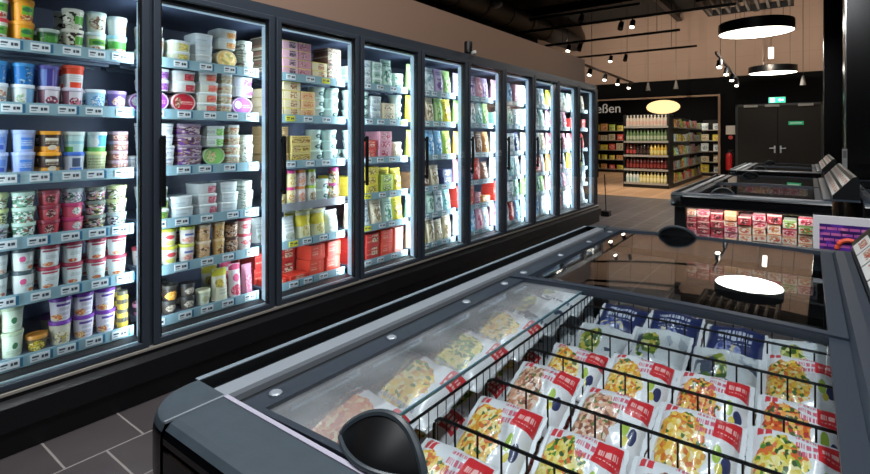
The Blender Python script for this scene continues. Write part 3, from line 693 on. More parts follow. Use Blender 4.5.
D4 = ["p_beige p_yellow p_beige s_beige", "p_teal p_white p_mint p_white", "b_brown*2 s_brown s_beige b_navy*2", "p_lime p_yellow p_blue p_blue", "p_yellow p_orange p_beige p_green", "p_green t_mint*2 p_white p_lilac"]
D5 = ["p_white p_white p_blue p_pink", "b_red*3 b_red*3 t_pink*2 b_orange*1", "p_pink b_navy*2 p_red s_brown", "p_orange p_beige p_white p_brown", "p_green p_lime p_white p_teal", "p_lilac p_navy p_lilac p_pink"]
D6 = ["p_pink b_white*3 p_white p_red p_blue", "b_red*3 s_red t_white*3 p_mint", "p_white p_pink t_white*2 p_teal", "p_white t_brown*3 b_white*3 p_navy", "b_teal*2 p_white p_mint t_white*3", "p_pink p_white p_blue b_pink*3"]
D7 = ["p_mint t_white*3 p_blue b_white*3", "p_green p_yellow p_white p_mint", "p_white p_lilac b_red*3 p_white", "p_beige p_pink t_white*3 p_white", "b_white*3 p_orange p_white p_mint", "p_white t_mint*3 p_teal p_white"]
D8 = ["p_white t_white*2 p_pink b_white*3", "p_pink t_white*3 p_white p_blue", "p_orange p_white b_pink*3 p_white", "p_pink p_red p_white p_beige", "p_pink p_white t_pink*3 p_white", "p_yellow p_beige b_white*3 p_mint"]
D9 = ["p_white p_white t_white*3", "b_white*3 p_orange p_pink", "p_yellow p_white t_white*2", "p_pink p_red p_white", "b_red*2 p_white p_pink", "p_white p_beige p_white"]
for dj, D in enumerate((D0, D1, D2, D3, D4, D5, D6, D7, D8, D9)):
    for si, sp in enumerate(D): fill(dj, si, sp, parts=dj < 5)

# ------------------------------------------------------------------ chest freezers
ZR = .90
def half_dome(mb, w, d, h, mt):
    mb.lathe([(1.0, 0), (1.0, .12), (.97, .3), (.86, .58), (.66, .8), (.36, .95), (0, 1)], 24, mt)
def handle_mb(cx, cy, sgn):
    "scoop handle: a hooded half dome with a lip, open towards the middle of the lid"
    mb = MB(); W, D, Hh = .076, .029, .042; z0 = .912; HB = mat('handle_black', '0a0b0d', .34, spec=.3); n = 24
    qs = [-1, -.8, -.55, -.3, -.05, .2, .42, .6, .72, .8, .84, .86]
    def pt(t, q):
        k = max(0, 1-t*t); f = ((q+1)/1.8)**.85 if q <= .8 else (1-(q-.8)/.06)
        return (cx+W*t, cy+sgn*D*k*q, z0+Hh*max(0, f)*k**.75)
    m_ = len(qs); vs = [pt(-1+2*i/n, q) for i in range(n+1) for q in qs]
    fs = [(i*m_+j, (i+1)*m_+j, (i+1)*m_+j+1, i*m_+j+1) for i in range(n) for j in range(m_-1)]
    mb.add(vs, fs, HB, True)
    o = [pt(-1+2*i/n, -1) for i in range(n+1)]+[pt(1-2*i/n, .86) for i in range(1, n)]
    low = [(p[0], p[1], z0-.012) for p in o]; k = len(o)
    mb.add(o+low, [(i, (i+1) % k, k+(i+1) % k, k+i) for i in range(k)], BLACKG)
    LIP = mat('handle_lip', '3c444a', .32)
    mb.tube([(p[0], p[1]+sgn*.004, p[2]+.001) for p in [pt(-1+2*i/n, .8) for i in range(n+1)]], .0062, LIP, 8)
    mb.tube([pt(-1+2*i/n, -1) for i in range(n+1)], .004, LIP, 8)
    return mb
def chest(label, x0, x1, y0, y1, group=None, near=False, handle_x=.36, mirror=False, name='chest_freezer', zb=.2):
    "glass lidded chest freezer between x0..x1 and y0..y1; the plain side is at x1 (x0 when mirrored)"
    cx, cy = (x0+x1)/2, (y0+y1)/2
    root = thing(name, label, 'freezer', (cx, cy, 0), group)
    T = Matrix.Translation((-cx, -cy, 0))
    if mirror: T = T @ Matrix.Translation((2*cx, 0, 0)) @ Matrix.Diagonal((-1, 1, 1, 1))
    def Q(mb, name, parent=root, lab=None):
        mb.xf(T); o = mb.build(name, parent)
        if lab: o['label'] = lab
        return o
    Q(MB().box(x0+.06, x1-.005, y0+.14, y1-.12, .0, .09, BLACK), 'plinth')
    ca = MB().rbox(x0+.03, x1-.002, y0+.04, y1-.04, .09, zb, BLACK, .012)
    ca.box(x0+.03, x0+.05, y0+.10, y1-.06, zb-.01, .86, BLACK); ca.box(x1-.02, x1-.002, y0+.10, y1-.06, zb-.01, .86, BLACK)
    for a, b in ((x0+.03, x0+.115), (x1-.08, x1-.002)):
        ca.rbox(a, b, y0+.05, y0+.115, zb-.01, .87, BLACK, .008); ca.rbox(a, b, y1-.10, y1-.05, zb-.01, .87, BLACK, .008)
    Q(ca, 'body')
    li = MB().box(x0+.05, x1-.02, y0+.10, y1-.09, zb+.002, zb+.007, DKLINER)
    li.box(x0+.0505, x0+.056, y0+.12, y1-.1, zb+.007, .855, LINER); li.box(x1-.032, x1-.02, y0+.12, y1-.1, zb+.007, .855, LINER)
    Q(li, 'tank_liner')
    if near: Q(MB().rbox(x0+.064, x1-.034, y0+.115, 1.79, zb+.008, .50, DKLINER, .006), 'false_floor', lab='raised dark base under the bags')
    for yy, nm in ((y0+.085, 'end_glass'), (y1-.08, 'end_glass')): Q(MB().box(x0+.11, x1-.075, yy, yy+.008, zb, .83, LIDGLASS), nm)
    Q(MB().rbox(x0+.12, x1-.085, y0+.10, y0+.106, .808, .816, GLOW, .002), 'glow_strip', lab='white light tube added under the front rim')  # added tube to go with the light on the goods
    # front and rear bumpers: rounded black profile with a groove, run along x between the corner caps
    def prof(s):
        pts = [(.105, .83), (.105, .905), (.022, .905), (.012, .902), (.004, .894), (.0, .884), (.0, .874), (.006, .871), (.006, .866), (.0, .863), (.0, .815), (.008, .802), (.03, .795), (.07, .795)]
        return [(s(p), q) for p, q in pts]
    xs0 = x0+.10
    def bump(sf, nm):
        mb = MB(); pr_ = prof(sf); n_ = len(pr_)
        vs = [(xs0+.003, a, b) for a, b in pr_]+[(x1, a, b) for a, b in pr_]
        for i in range(n_):
            mb.add([vs[i], vs[(i+1) % n_], vs[n_+(i+1) % n_], vs[n_+i]], [(0, 1, 2, 3)], SLATE if i < 4 else BLACKG)
        mb.add(vs, [tuple(range(n_))[::-1], tuple(range(n_, 2*n_))], BLACKG)
        Q(mb, nm)
    bump(lambda p: y0+p, 'front_bumper'); bump(lambda p: y1-p*.8, 'rear_bumper')
    cp = [(.0, .83), (.0, .9065), (.84, .9065), (.93, .902), (.98, .892), (1.0, .878), (1.0, .815), (.95, .80), (.8, .795), (.4, .795)]
    for yy, a0, dd in ((y0+.105, PI, .107), (y1-.084, PI/2, .086)):
        top = MB().lathe(cp[1:5], 14, SLATE, (xs0, yy, 0), .105, dd, a0, a0+PI/2, sup=2.15)
        top.lathe(cp[4:], 14, BLACKG, (xs0, yy, 0), .105, dd, a0, a0+PI/2, sup=2.15)
        Q(top, 'corner_cap')
    Q(MB().box(xs0-.001, xs0+.003, y0+.004, y0+.106, .9035, .9072, SILVER).box(xs0+.002, x1-.04, y0+.100, y0+.108, .9035, .9072, mat('pale_strip', 'b8b4c4', .35)), 'seam_strip')
    # left rail
    ya, yb = y0+.104, y1-.083
    Q(MB().prism([(x0, .795), (x0, .895), (x0+.004, .905), (x0+.015, .905), (x0+.017, .885), (x0+.058, .885), (x0+.058, .84), (x0+.03, .795)], 'y', ya, yb, BLACK), 'side_rail')
    Q(MB().rbox(x0+.002, x0+.014, ya, yb, .9045, .9075, mat('edge_pale', '7f8d97', .45), .001), 'edge_strip', lab='thin pale strip along the outer edge')
    Q(MB().prism([(x0+.058, .87), (x0+.058, .899), (x0+.063, .906), (x0+.098, .904), (x0+.101, .897), (x0+.101, .87)], 'y', ya, yb, SILVER), 'lid_track', lab='brushed silver track beside the lids')
    Q(MB().prism([(x0+.101, .85), (x0+.101, .886), (x0+.135, .886), (x0+.135, .85)], 'y', ya, yb, FRAMED), 'track_groove')
    # right ledge
    Q(MB().prism([(x1-.055, .84), (x1-.055, .9), (x1-.045, .915), (x1-.02, .918), (x1, .918), (x1, .745), (x1-.03, .745), (x1-.03, .84)], 'y', ya, yb, SLATED), 'inner_rail')
    # lids
    lx0, lx1 = x0+.137, x1-.055; mid = y0+(y1-y0)*.49
    sag = .010
    def zc(x): t = (x-lx0)/(lx1-lx0)*2-1; return .898+sag*(1-t*t)
    for li_, (a, b, dz) in enumerate(((y0+.112, mid+.012, 0), (mid-.012, y1-.09, .006))):
        fr = MB()
        def strip(xa, xb, ya_, yb_, mt, up=.004, th=.014):
            ns = max(1, int((xb-xa)/.06)); vs = []; fs = []
            for i in range(ns+1):
                x = xa+(xb-xa)*i/ns
                for y, q in ((ya_, -th), (yb_, -th), (yb_, up), (ya_, up)): vs.append((x, y, zc(x)+dz+q))
            for i in range(ns):
                for e in range(4): fs.append((i*4+e, i*4+(e+1) % 4, i*4+4+(e+1) % 4, i*4+4+e))
            fs += [(0, 1, 2, 3), (ns*4+3, ns*4+2, ns*4+1, ns*4)]
            fr.add(vs, fs, mt)
        strip(lx0, lx0+.05, a, b, SLATED); strip(lx1-.035, lx1, a, b, SLATED)
        for e in ((a, a+.012), (b-.026, b)) if li_ == 0 else ((a, a+.026), (b-.012, b)): strip(lx0+.05, lx1-.035, e[0], e[1], SLATED)
        lid = Q(fr, 'lid')
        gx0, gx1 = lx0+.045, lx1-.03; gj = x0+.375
        panes = [(gx0, gj-.0015, HAZY), (gj+.0015, gx1, LIDGLASS)] if near and li_ == 0 else [(gx0, gx1, LIDGLASS)]
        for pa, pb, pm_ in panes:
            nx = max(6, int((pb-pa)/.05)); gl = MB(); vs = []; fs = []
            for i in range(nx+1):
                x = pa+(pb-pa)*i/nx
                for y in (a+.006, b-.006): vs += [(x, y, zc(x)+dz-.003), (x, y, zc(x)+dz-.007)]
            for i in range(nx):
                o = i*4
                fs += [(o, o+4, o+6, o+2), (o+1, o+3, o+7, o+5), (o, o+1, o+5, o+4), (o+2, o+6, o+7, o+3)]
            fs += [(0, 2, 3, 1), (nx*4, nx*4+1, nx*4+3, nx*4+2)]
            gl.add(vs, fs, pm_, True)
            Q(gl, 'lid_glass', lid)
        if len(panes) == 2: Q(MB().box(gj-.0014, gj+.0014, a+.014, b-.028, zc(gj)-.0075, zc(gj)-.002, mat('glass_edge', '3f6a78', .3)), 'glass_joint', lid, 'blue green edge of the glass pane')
        Q(handle_mb(x0+handle_x, (y0+.135) if li_ == 0 else (y1-.10), 1 if li_ == 0 else -1), 'lid_handle', lid)
        for yy in ([a+.05, a+.35, a+.65, b-.1] if near else []):
            Q(MB().lathe([(.0115, 0), (.0115, .003), (.009, .005), (0, .005)], 12, SILVER, (lx0+.025, yy, zc(lx0+.025)+dz+.004)), 'screw', lid)
    return root
near = chest('large glass lidded chest freezer of frozen meal bags in the foreground', -.90, .125, .365, 2.53, near=True, handle_x=.43)
chest('left chest freezer behind the foreground one with ice packs behind end glass', -.90, .125, 4.33, 6.9)
chest('right chest freezer of the front row beyond the black price rail', .294, 1.32, .365, 2.53, mirror=True)
chest('right chest freezer with purple poster on its end', .294, 1.32, 4.33, 6.9, mirror=True)
chest('left chest freezer furthest back before the double door', -.90, .125, 8.0, 10.5, zb=.58)
chest('right chest freezer furthest back beside the black column', .294, 1.32, 8.0, 10.5, mirror=True)

# price rails between the freezer rows
CARDR = PM('pr_rail_card', 'dfe0de', [('rect', .15, .85, .35, .8, ['c8a890', 'c04a44', 'e0d4c8', '8a3a38', 'd89a80'])], plane='yz')
def price_ridge(label, y0, y1):
    x0 = .1268
    root = thing('price_rail_ridge', label, 'price rail', (x0, y0, .90))
    T = Matrix.Translation((-x0, -y0, -.90))
    b = MB().prism([(x0+.005, .92), (x0+.005, .945), (x0+.115, 1.075), (x0+.135, 1.08), (x0+.15, 1.06), (x0+.15, .92)], 'y', y0, y1, BLACK)
    b.prism([(x0+.002, .905), (x0+.155, .905), (x0+.155, .921), (x0+.002, .921)], 'y', y0, y1, SLATED)
    b.xf(T).build('ridge_body', root)
    n = max(1, int((y1-y0)/.19)); ang = math.atan2(.13, .11)
    for i in range(n):
        for t in (.0, .5):
            ya = y0+.01+i*.19; q = Vector((x0+.005+.11*t, 0, .945+.13*t)); e = Vector((math.cos(ang), 0, math.sin(ang)))*.062; nn = Vector((-math.sin(ang), 0, math.cos(ang)))
            p = [q+nn*.002, q+e+nn*.002, q+e+nn*.004, q+nn*.004]
            MB().prism([(a.x, a.z) for a in p], 'y', ya, ya+.17, CARDR).xf(T).build('price_card', root)
    return root
price_ridge('black price rail with white picture cards at right of foreground freezer', .5, 2.5)
price_ridge('slanted price rail on the chest freezers of the middle row', 4.45, 6.8)
price_ridge('slanted price rail on the chest freezers of the last row', 8.1, 10.4)

# ------------------------------------------------------------------ frozen meal bags and wire dividers
def bag_mesh(L, W, T, seed, mt):
    nx, ny = 16, 14; vs = []; fs = []
    for sgn in (1, -1):
        for j in range(ny+1):
            for i in range(nx+1):
                u = -1+2*i/nx; v = -1+2*j/ny
                t = T/2*(max(0, 1-abs(u)**3.2)**.55)*(max(0, 1-abs(v)**3.0)**.5)
                q = Vector((u*1.6+seed*5.3, v*1.6, sgn*3.0))
                t *= .86+.28*noise.noise(q)+.22*noise.noise(q*2.6)
                cr = .0035*abs(noise.noise(Vector((u*1.3+seed, v*7, 2))))*(abs(u)**1.5)
                x = u*L/2*(1-.03*math.sin((v+1)*PI/2)+.02*noise.noise(Vector((seed, v*2, 1))))
                y = v*W/2*(1-.04*abs(u)+.03*noise.noise(Vector((seed, u*2, 5))))
                vs.append((x, y, T*.48+sgn*max(t, .001)+cr))
    N = (nx+1)*(ny+1)
    for sg in (0, 1):
        for j in range(ny):
            for i in range(nx):
                a = sg*N+j*(nx+1)+i; f = (a, a+1, a+nx+2, a+nx+1); fs.append(f if sg == 0 else f[::-1])
    for j in range(ny):
        for i in (0, nx): a = j*(nx+1)+i; fs.append((a, a+nx+1, N+a+nx+1, N+a))
    for i in range(nx):
        for j in (0, ny): a = j*(nx+1)+i; fs.append((a, a+1, N+a+1, N+a))
    mb = MB().add(vs, fs, mt, True)
    seals = []
    for s in (-1, 1):
        sv = []; sf = []; n = 12
        for i in range(n+1):
            y = (-1+2*i/n)*W/2*.95
            for x, dz in ((L/2-.012, 0), (L/2+.006+.002*(i % 2), .004*noise.noise(Vector((i*.7, seed, s))))):
                sv += [(s*x, y, T*.48+dz+.001), (s*x, y, T*.48+dz-.001)]
        for i in range(n):
            o = i*4; sf += [(o, o+2, o+6, o+4), (o+1, o+5, o+7, o+3), (o+2, o+3, o+7, o+6)]
        seals.append(MB().add(sv, sf, SEALM, True).mesh('end_seal'))
    return mb.mesh('frozen_meal_bag'), seals
SEALM = mat('seal_film', 'd4d6da', .3)
def bagmat(nm, food, tint, pinkc='d8627a'):
    return PM('bag_'+nm, 'e2e3e7', [
        ('ell', .31, .43, .31, .41, food, 22, 1.6),
        ('text', .46, .68, .62, .93, pinkc, 9, 15),
        ('rect', .68, .985, .66, .95, 'd22e36'),
        ('text', .72, .95, .72, .88, 'efb8b4', 9, 15),
        ('rect', .68, .985, .22, .64, 'e9e9ed'),
        ('ell', .76, .48, .05, .10, 'a8c24a'), ('ell', .87, .40, .055, .10, '3a3f66'), ('ell', .80, .33, .04, .06, 'd8c84a'),
        ('rect', .05, .12, .84, .96, 'd8404a'), ('rect', .14, .21, .84, .96, 'd8404a'),
        ('text', .4, .7, .05, .16, tint, 12, 20)], plane='xy', rough=.28, coat=.4)
BM = {'pasta': ('white bag with yellow pasta picture', bagmat('pasta', ['eab83c', 'f0cf6a', 'dc9438', '4f7034', 'f2dd94', 'e6a244', 'f4e4b0', 'eec457', 'd8702e'], 'a8a8b8')),
      'meat': ('white bag with browned meat picture', bagmat('meat', ['b87a60', 'deb094', '8a5444', 'ecd4c4', 'cc8e6c', 'e6c0a8', 'dca688', '6a7a44'], 'b0a0a8')),
      'veg': ('white bag with green vegetable picture', bagmat('veg', ['dcc84a', '5a8a34', 'e8d880', '3c5a2c', 'f0e08a', 'd8a83c', 'e6d060', 'f0e4a8', 'e0703a'], 'a8b0a8')),
      'red': ('white bag with orange stew picture', bagmat('red', ['d8602e', 'e89a40', 'b83a2a', 'e8c050', '4a5a2c', 'f0b070'], 'b0a0a0'))}
GREYBAG = PM('bag_herb', 'd4dade', [('ell', .35, .5, .2, .3, ['8a9a3c', 'c8b84a', '5a7a34', 'd8d890', '44602c'], 13, 1.0), ('text', .1, .9, .08, .22, '5a6478', 8, 12), ('speck', 5, ['aab4be', '4a5468', 'c8d0d6'], .4)], plane='xy', rough=.28, coat=.4)
BM['herb'] = ('white grey bag with small green picture', GREYBAG)
BM['navy'] = ('dark blue bag with white marks', PM('bag_navy', '2a3460', [('text', .2, .8, .5, .8, 'c0c6d8', 7, 9), ('ell', .4, .3, .26, .2, ['6a78b0', 'c8c0a0', '3a4680', '8a94c0'], 13, 1.0)], plane='xy', rough=.28, coat=.4))
BAGS = {}
TB = .062
for nm, (lk, mt) in BM.items():
    BAGS[nm] = [bag_mesh(.144, .184, TB, sd+hash(nm[0]) % 7*1.7 if False else sd+len(nm)*1.3, mt) for sd in (1, 2, 3)]
def wide_bag(nm, food):
    return PM('bag_wide_'+nm, 'e4e5e9', [('ell', .50, .42, .27, .38, food, 20, 1.6), ('text', .1, .4, .72, .94, 'd8627a', 9, 15), ('rect', .03, .14, .62, .92, 'd8404a'),
        ('rect', .80, .97, .60, .92, 'd23a42'), ('text', .82, .95, .66, .86, 'efc8c4', 8, 14), ('text', .2, .8, .05, .14, 'a8a8b8', 12, 20)], plane='xy', rough=.28, coat=.4)
WIDE = {'pasta': wide_bag('pasta', ['ecc456', 'f2dd94', 'dc9a48', '6a8a44', 'f4e4b0', 'eec457']), 'veg': wide_bag('veg', ['dcc84a', '7aa04a', 'e8d880', '50703a', 'f0e08a']), 'red': wide_bag('red', ['e08a5c', 'ecb07a', 'd87050', 'f0cfa0', 'e89a70'])}
BIG = {nm: bag_mesh(.204, .184, TB, 5.5, WIDE.get(nm, BM[nm][1])) for nm in BM}
def put_bag(nm, me, seals, loc, rot, label):
    o = bpy.data.objects.new('frozen_meal_bag', me); COL.objects.link(o); o.location = loc; o.rotation_euler = rot
    tag(o, label, 'bag', 'frozen meal bags in the foreground freezer')
    for s in seals:
        c = bpy.data.objects.new('end_seal', s); COL.objects.link(c); c.parent = o
YD = [.575, .775, .97, 1.17, 1.375, 1.58, 1.785, 1.99, 2.195, 2.40]
XD0, XD1 = -.59, .06
rows = [['pasta', 'veg', 'red', 'pasta'], ['pasta', 'veg', 'meat', 'pasta'], ['meat', 'meat', 'pasta', 'veg'], ['pasta', 'pasta', 'red', 'red'], ['herb', 'herb', 'herb', 'pasta'],
        ['navy', 'navy', 'navy', 'herb'], ['meat', 'pasta', 'meat', 'herb'], ['meat', 'meat', 'red', 'pasta'], ['red', 'meat', 'red', 'meat']]
lrow = ['red', 'pasta', 'veg', 'pasta', 'herb', 'herb', 'meat', 'red', 'meat']
ZB = .560
for ri in range(9):
    yc = (YD[ri]+YD[ri+1])/2
    lay = 3
    if ri > 5: continue
    for ci in range(4):
        xc = -.498+ci*.1615
        for k in range(lay):
            nm = rows[ri][ci]
            if k == 0 and R.random() < .3: nm = R.choice(['red', 'meat', 'pasta'])
            me, se = R.choice(BAGS[nm])
            top = k == lay-1
            if k == 0: base = R.uniform(.36, .44)
            rot = (base+k*.012, R.uniform(-.04, .04) if top else R.uniform(-.015, .015), R.uniform(-.03, .03) if top else R.uniform(-.015, .015))
            pos = 'top of ' if top else ('bottom of ' if k == 0 else 'middle of ')
            put_bag(nm, me, se, (xc, yc+.012-k*.004, ZB-.014+k*(TB+.0115)+(.004 if top else 0)+(R.uniform(0, .03) if top else 0)), rot, f"{BM[nm][0]}, {pos}{ORD[ci]} pile from left, {ORD[ri]} basket row")
    for k in range(lay):
        nm = lrow[ri]; me, se = BIG[nm]; top = k == lay-1
        put_bag(nm, me, se, (-.721, yc+.006, ZB+.012+k*(TB+.020)+.012*k), (.26-k*.03, .05+k*.05, R.uniform(-.02, .02)),
                f"{BM[nm][0]}, {'top' if top else 'bottom' if k == 0 else 'middle'} of pile in narrow left bay, {ORD[ri]} row")
def rounded_rect(x0, x1, z0, z1, r, n=5):
    pts = []
    for cx_, cz_, a in ((x1-r, z1-r, 0), (x0+r, z1-r, PI/2), (x0+r, z0+r, PI), (x1-r, z0+r, 1.5*PI)):
        for i in range(n+1): t = a+PI/2*i/n; pts.append((cx_+r*math.cos(t), cz_+r*math.sin(t)))
    return pts
for i, y in enumerate(YD[:7]):
    if i == 0: continue
    mb = MB(); pts = rounded_rect(XD0+.008, XD1, .515, .808, .022)
    mb.tube([(p, y, q) for p, q in pts], .0033, WIRE, 6, True)
    n = 13
    for k in range(1, n):
        x = XD0+.008+(XD1-XD0-.008)*k/n
        mb.tube([(x, y, .515), (x, y, .808)], .0021, WIRE, 5)
    for z in (.61, .71): mb.tube([(XD0+.012, y, z), (XD1-.004, y, z)], .0016, WIRE, 5)
    o = mb.build('wire_divider')
    tag(o, f'black wire divider across the foreground freezer, {ORD[i-1]} from the front', 'divider', 'wire dividers across the foreground freezer')
mb = MB(); pts = rounded_rect(YD[0]-.06, 1.785+.02, .506, .812, .022)
mb.tube([(XD0-.008, p, q) for p, q in pts], .003, WIRE, 6, True)
n = 44
for k in range(1, n):
    y = YD[0]-.06+(1.785+.08-YD[0])*k/n
    mb.tube([(XD0-.008, y, .506), (XD0-.008, y, .812)], .0013, WIRE, 4)
tag(mb.build('wire_partition'), 'long black wire partition dividing off the narrow left bay', 'divider')
mb = MB(); pts = rounded_rect(XD0+.008, XD1, .506, .80, .022)
yf = YD[0]
mb.tube([(p, yf, q) for p, q in pts], .0033, WIRE, 6, True)
for k in range(1, 13):
    x = XD0+.008+(XD1-XD0-.008)*k/13
    mb.tube([(x, yf, .506), (x, yf, .80)], .0021, WIRE, 5)
tag(mb.build('wire_divider'), 'black wire divider at the very front end of the foreground freezer', 'divider', 'wire dividers across the foreground freezer')

# ------------------------------------------------------------------ goods in the further freezers
PK = {}
for nm, lk, b, p in (('pinkpack', 'pink ice lolly pack', 'f0c0c4', ['c83a50', 'f0d0d0', 'd86a7a', '8a2a3a']), ('redpack', 'red ice lolly pack', 'cc4a58', ['e8c0b8', '8a2030', 'd8606a', '3a2a2a']),
                     ('creampack', 'cream ice pack', 'f2e6da', ['d89a70', 'c85a4a', 'f0e4d8']), ('greenpack', 'white green ice pack', 'dce0c8', ['7aa04a', 'd8503a', 'e8e4c8', '4a7a3a']), ('orangepack', 'pale orange ice pack', 'f0b890', ['f4cca8', 'e8a070'])):
    mm = PM('pk_'+nm, b, [('ell', .5, .42, .4, .34, p, 7, .8), ('rect', 0, 1, .82, 1, p[0]), ('text', .1, .9, .6, .8, p[3 % len(p)], 8, 8)], plane='xz')
    carton('k_'+nm, lk, mm, .2, .09, .072, name='ice_pack', cat='ice pack')
def turned(key):   # cartons made to face -y
    k = KIND[key]
    me = MB().rbox(-k['d']/2, k['d']/2, -k['w']/2, k['w']/2, 0, k['h'], k['root'].materials[0], .004).mesh('ice_pack')
    return me, k
pat = ['redpack pinkpack creampack pinkpack redpack pinkpack greenpack pinkpack greenpack', 'pinkpack creampack redpack pinkpack creampack pinkpack greenpack creampack greenpack', 'redpack redpack pinkpack pinkpack pinkpack creampack creampack greenpack greenpack', 'redpack redpack redpack pinkpack pinkpack pinkpack creampack greenpack greenpack', 'redpack redpack pinkpack redpack pinkpack pinkpack pinkpack creampack greenpack',
       'pinkpack redpack redpack pinkpack redpack pinkpack pinkpack pinkpack pinkpack', 'redpack redpack redpack pinkpack creampack pinkpack redpack pinkpack pinkpack', 'pinkpack creampack pinkpack redpack pinkpack redpack pinkpack pinkpack creampack']
def turned2(key, hk):
    kd = KIND[key]
    return MB().rbox(-kd['d']/2, kd['d']/2, -kd['w']/2, kd['w']/2, 0, hk, kd['root'].materials[0], .004).mesh('ice_pack'), kd
for i in range(9):
    hk = [.05, .046, .06, .044, .066, .05, .07, .058, .062][i]; z = .2085; k = 0
    pool = [['redpack', 'pinkpack', 'creampack'], ['redpack', 'redpack', 'pinkpack'], ['redpack', 'pinkpack'], ['pinkpack', 'orangepack', 'creampack'], ['creampack', 'orangepack', 'redpack'],
            ['pinkpack', 'creampack'], ['pinkpack', 'redpack', 'creampack'], ['creampack', 'greenpack', 'pinkpack'], ['greenpack', 'creampack', 'pinkpack']][i]
    mesh_of = {nm: turned2('k_'+nm, hk) for nm in set(pool)}
    while z+hk < .79:
        nm = pool[(k*2+k//3+i) % len(pool)]; me, kd = mesh_of[nm]
        o = bpy.data.objects.new('ice_pack', me); COL.objects.link(o)
        o.location = (-.775+i*.0945, 4.33+.165+.105+R.uniform(0, .02), z); o.rotation_euler = (0, 0, R.uniform(-.03, .03)); o.scale = (R.uniform(.9, 1), 1, 1)
        tag(o, f"{kd['look']}, {ORD[i]} from left, {ORD[k]} layer up, behind middle freezer end glass", 'ice pack', 'ice packs in the middle row freezer')
        z += hk+.0006; k += 1
for i in range(8):
    nm = R.choice(['creampack', 'orangepack', 'pinkpack'])
    for k in range(3):
        me, kd = turned('k_'+nm)
        o = bpy.data.objects.new('ice_pack', me); COL.objects.link(o)
        o.location = (-.76+i*.1, 8.0+.165+.105, .5885+k*.0726)
        tag(o, f"{kd['look']}, {ORD[i]} from left, {ORD[k]} layer up, behind last freezer end glass", 'ice pack', 'ice packs in the last row freezer')
# purple poster on the right freezer's end
pm = MB()
pa = at_y(813, 214, 4.30); px0 = pa.x; pxr = px0+.72
PUR = PM('poster_purple', '3a1c72', [('speck', 9, ['5a2f98', '2c1650'], .5), ('grid', 11, 10, .9, .46, ['c46aa4', 'b85a9c', '9a4aa4', 'd07aac'])], plane='xz')
pz1 = at_y(815, 215, 4.28).z; pz0 = .36
po = thing('poster_board', 'white bordered poster of purple packs on the middle freezer end', 'poster', (px0, 4.29, pz0))
PT = Matrix.Translation((-px0, -4.29, -pz0))
MB().rbox(px0, pxr, 4.29, 4.302, pz0, pz1, mat('poster_white', 'd4d4dc', .4), .003).xf(PT).build('poster_frame', po)
MB().box(px0+.035, pxr-.035, 4.286, 4.291, pz0+.03, pz1-.055, PUR).xf(PT).build('poster_print', po)
ring = MB(); rc = at_y(849, 250, 4.28)
pts = []
for i in range(25): a = PI*i/24; pts.append((rc.x+.062*math.cos(a), 4.2835, rc.z+.062*math.sin(a)-.0))
ring.tube(pts, .014, mat('ring_orange', 'e85a38', .4), 8); ring.xf(Matrix.Diagonal((1, 1, 1, 1)))
ring.xf(PT).build('orange_ring', po)
bx = MB().rbox(-.14, .14, -.16, .16, 0, .09, PM('pr_purplebox', '6a4aa0', [('rect', .1, .9, .3, .7, '8f76c0')], plane='xz'), .004)
# ------------------------------------------------------------------ bottle rack and aisle shelves
def bottle(key, look, glass, label, cap, r=.037, h=.30, neck=.35):
    b = lathe_mesh([(0, 0), (r*.95, 0), (r, .006), (r, h*(1-neck)), (r*.8, h*(1-neck*.75)), (r*.38, h*(1-neck*.5)), (r*.34, h*.93), (0, h*.93)], glass, 'bottle', 12)
    l = lathe_mesh([(r*1.01, h*.16), (r*1.015, h*.16), (r*1.015, h*.48), (r*1.01, h*.48)], label, 'bottle_label', 12)
    c = lathe_mesh([(r*.4, h*.88), (r*.42, h*.88), (r*.42, h), (0, h)], cap, 'cap', 10)
    reg(key, look, 'bottle', 2*r, 2*r, h, b, (('bottle_label', l), ('cap', c)))
GL = lambda n, c: mat('bottle_'+n, c, .12, spec=.6)
bottle('bw', 'cream bottle with pale cap', GL('cream', 'dcd2c0'), pl('d8b8a8'), pl('e8e4da'), .045, .31)
bottle('bg', 'green bottle with pale label', GL('green', '6f8a5e'), pl('b4bfa0'), pl('5a6a4a'), .04, .31)
bottle('br', 'red labelled dark bottle', GL('dark', '4a2420'), pl('b04a44'), pl('8a2a28'), .04, .30)
bottle('bd', 'dark brown bottle', GL('brown', '2a1a16'), pl('4a3a34'), pl('3a2a26'), .04, .31)
bottle('by', 'yellow oil bottle', GL('oil', 'cfae4a'), pl('e0d48a'), pl('c8a23a'), .042, .29)
bottle('bv', 'dark red vinegar bottle', GL('vin', '5a201e'), pl('8a3a34'), pl('5a2a28'), .038, .29)
bottle('bt', 'white bottle with teal cap', GL('white', 'd8dcd4'), pl('b0ccc4'), pl('7ab0a8'), .04, .29)
bottle('bp', 'pale yellow bottle', GL('pale', 'd6c984'), pl('e4dca8'), pl('d8cc90'), .042, .29)
GX0 = at_y(623, 185, 14.2).x; GX1 = at_y(669, 185, 14.2).x; GY0, GY1 = 14.2, 19.3
gz = [.13, .50, .88, 1.26, 1.66]
rack = thing('bottle_rack', 'shelf rack of bottles at the front of the lit aisle', 'shelf', (GX0, GY0, 0))
RT = Matrix.Translation((-GX0, -GY0, 0))
STW = mat('shelf_pale', 'a8a49c', .45, metal=.3)
MB().box(GX0, GX1, GY0+.02, GY0+.52, 0, .115, BLACK).xf(RT).build('base', rack)
MB().box(GX0+.02, GX1-.02, GY0+.50, GY0+.54, .1, 2.0, mat('rack_back', '2a2724', .6)).xf(RT).build('back_panel', rack)
for x in (GX0, GX1-.05): MB().box(x, x+.05, GY0+.02, GY0+.56, .1, 1.98, BLACK).xf(RT).build('side_panel', rack)
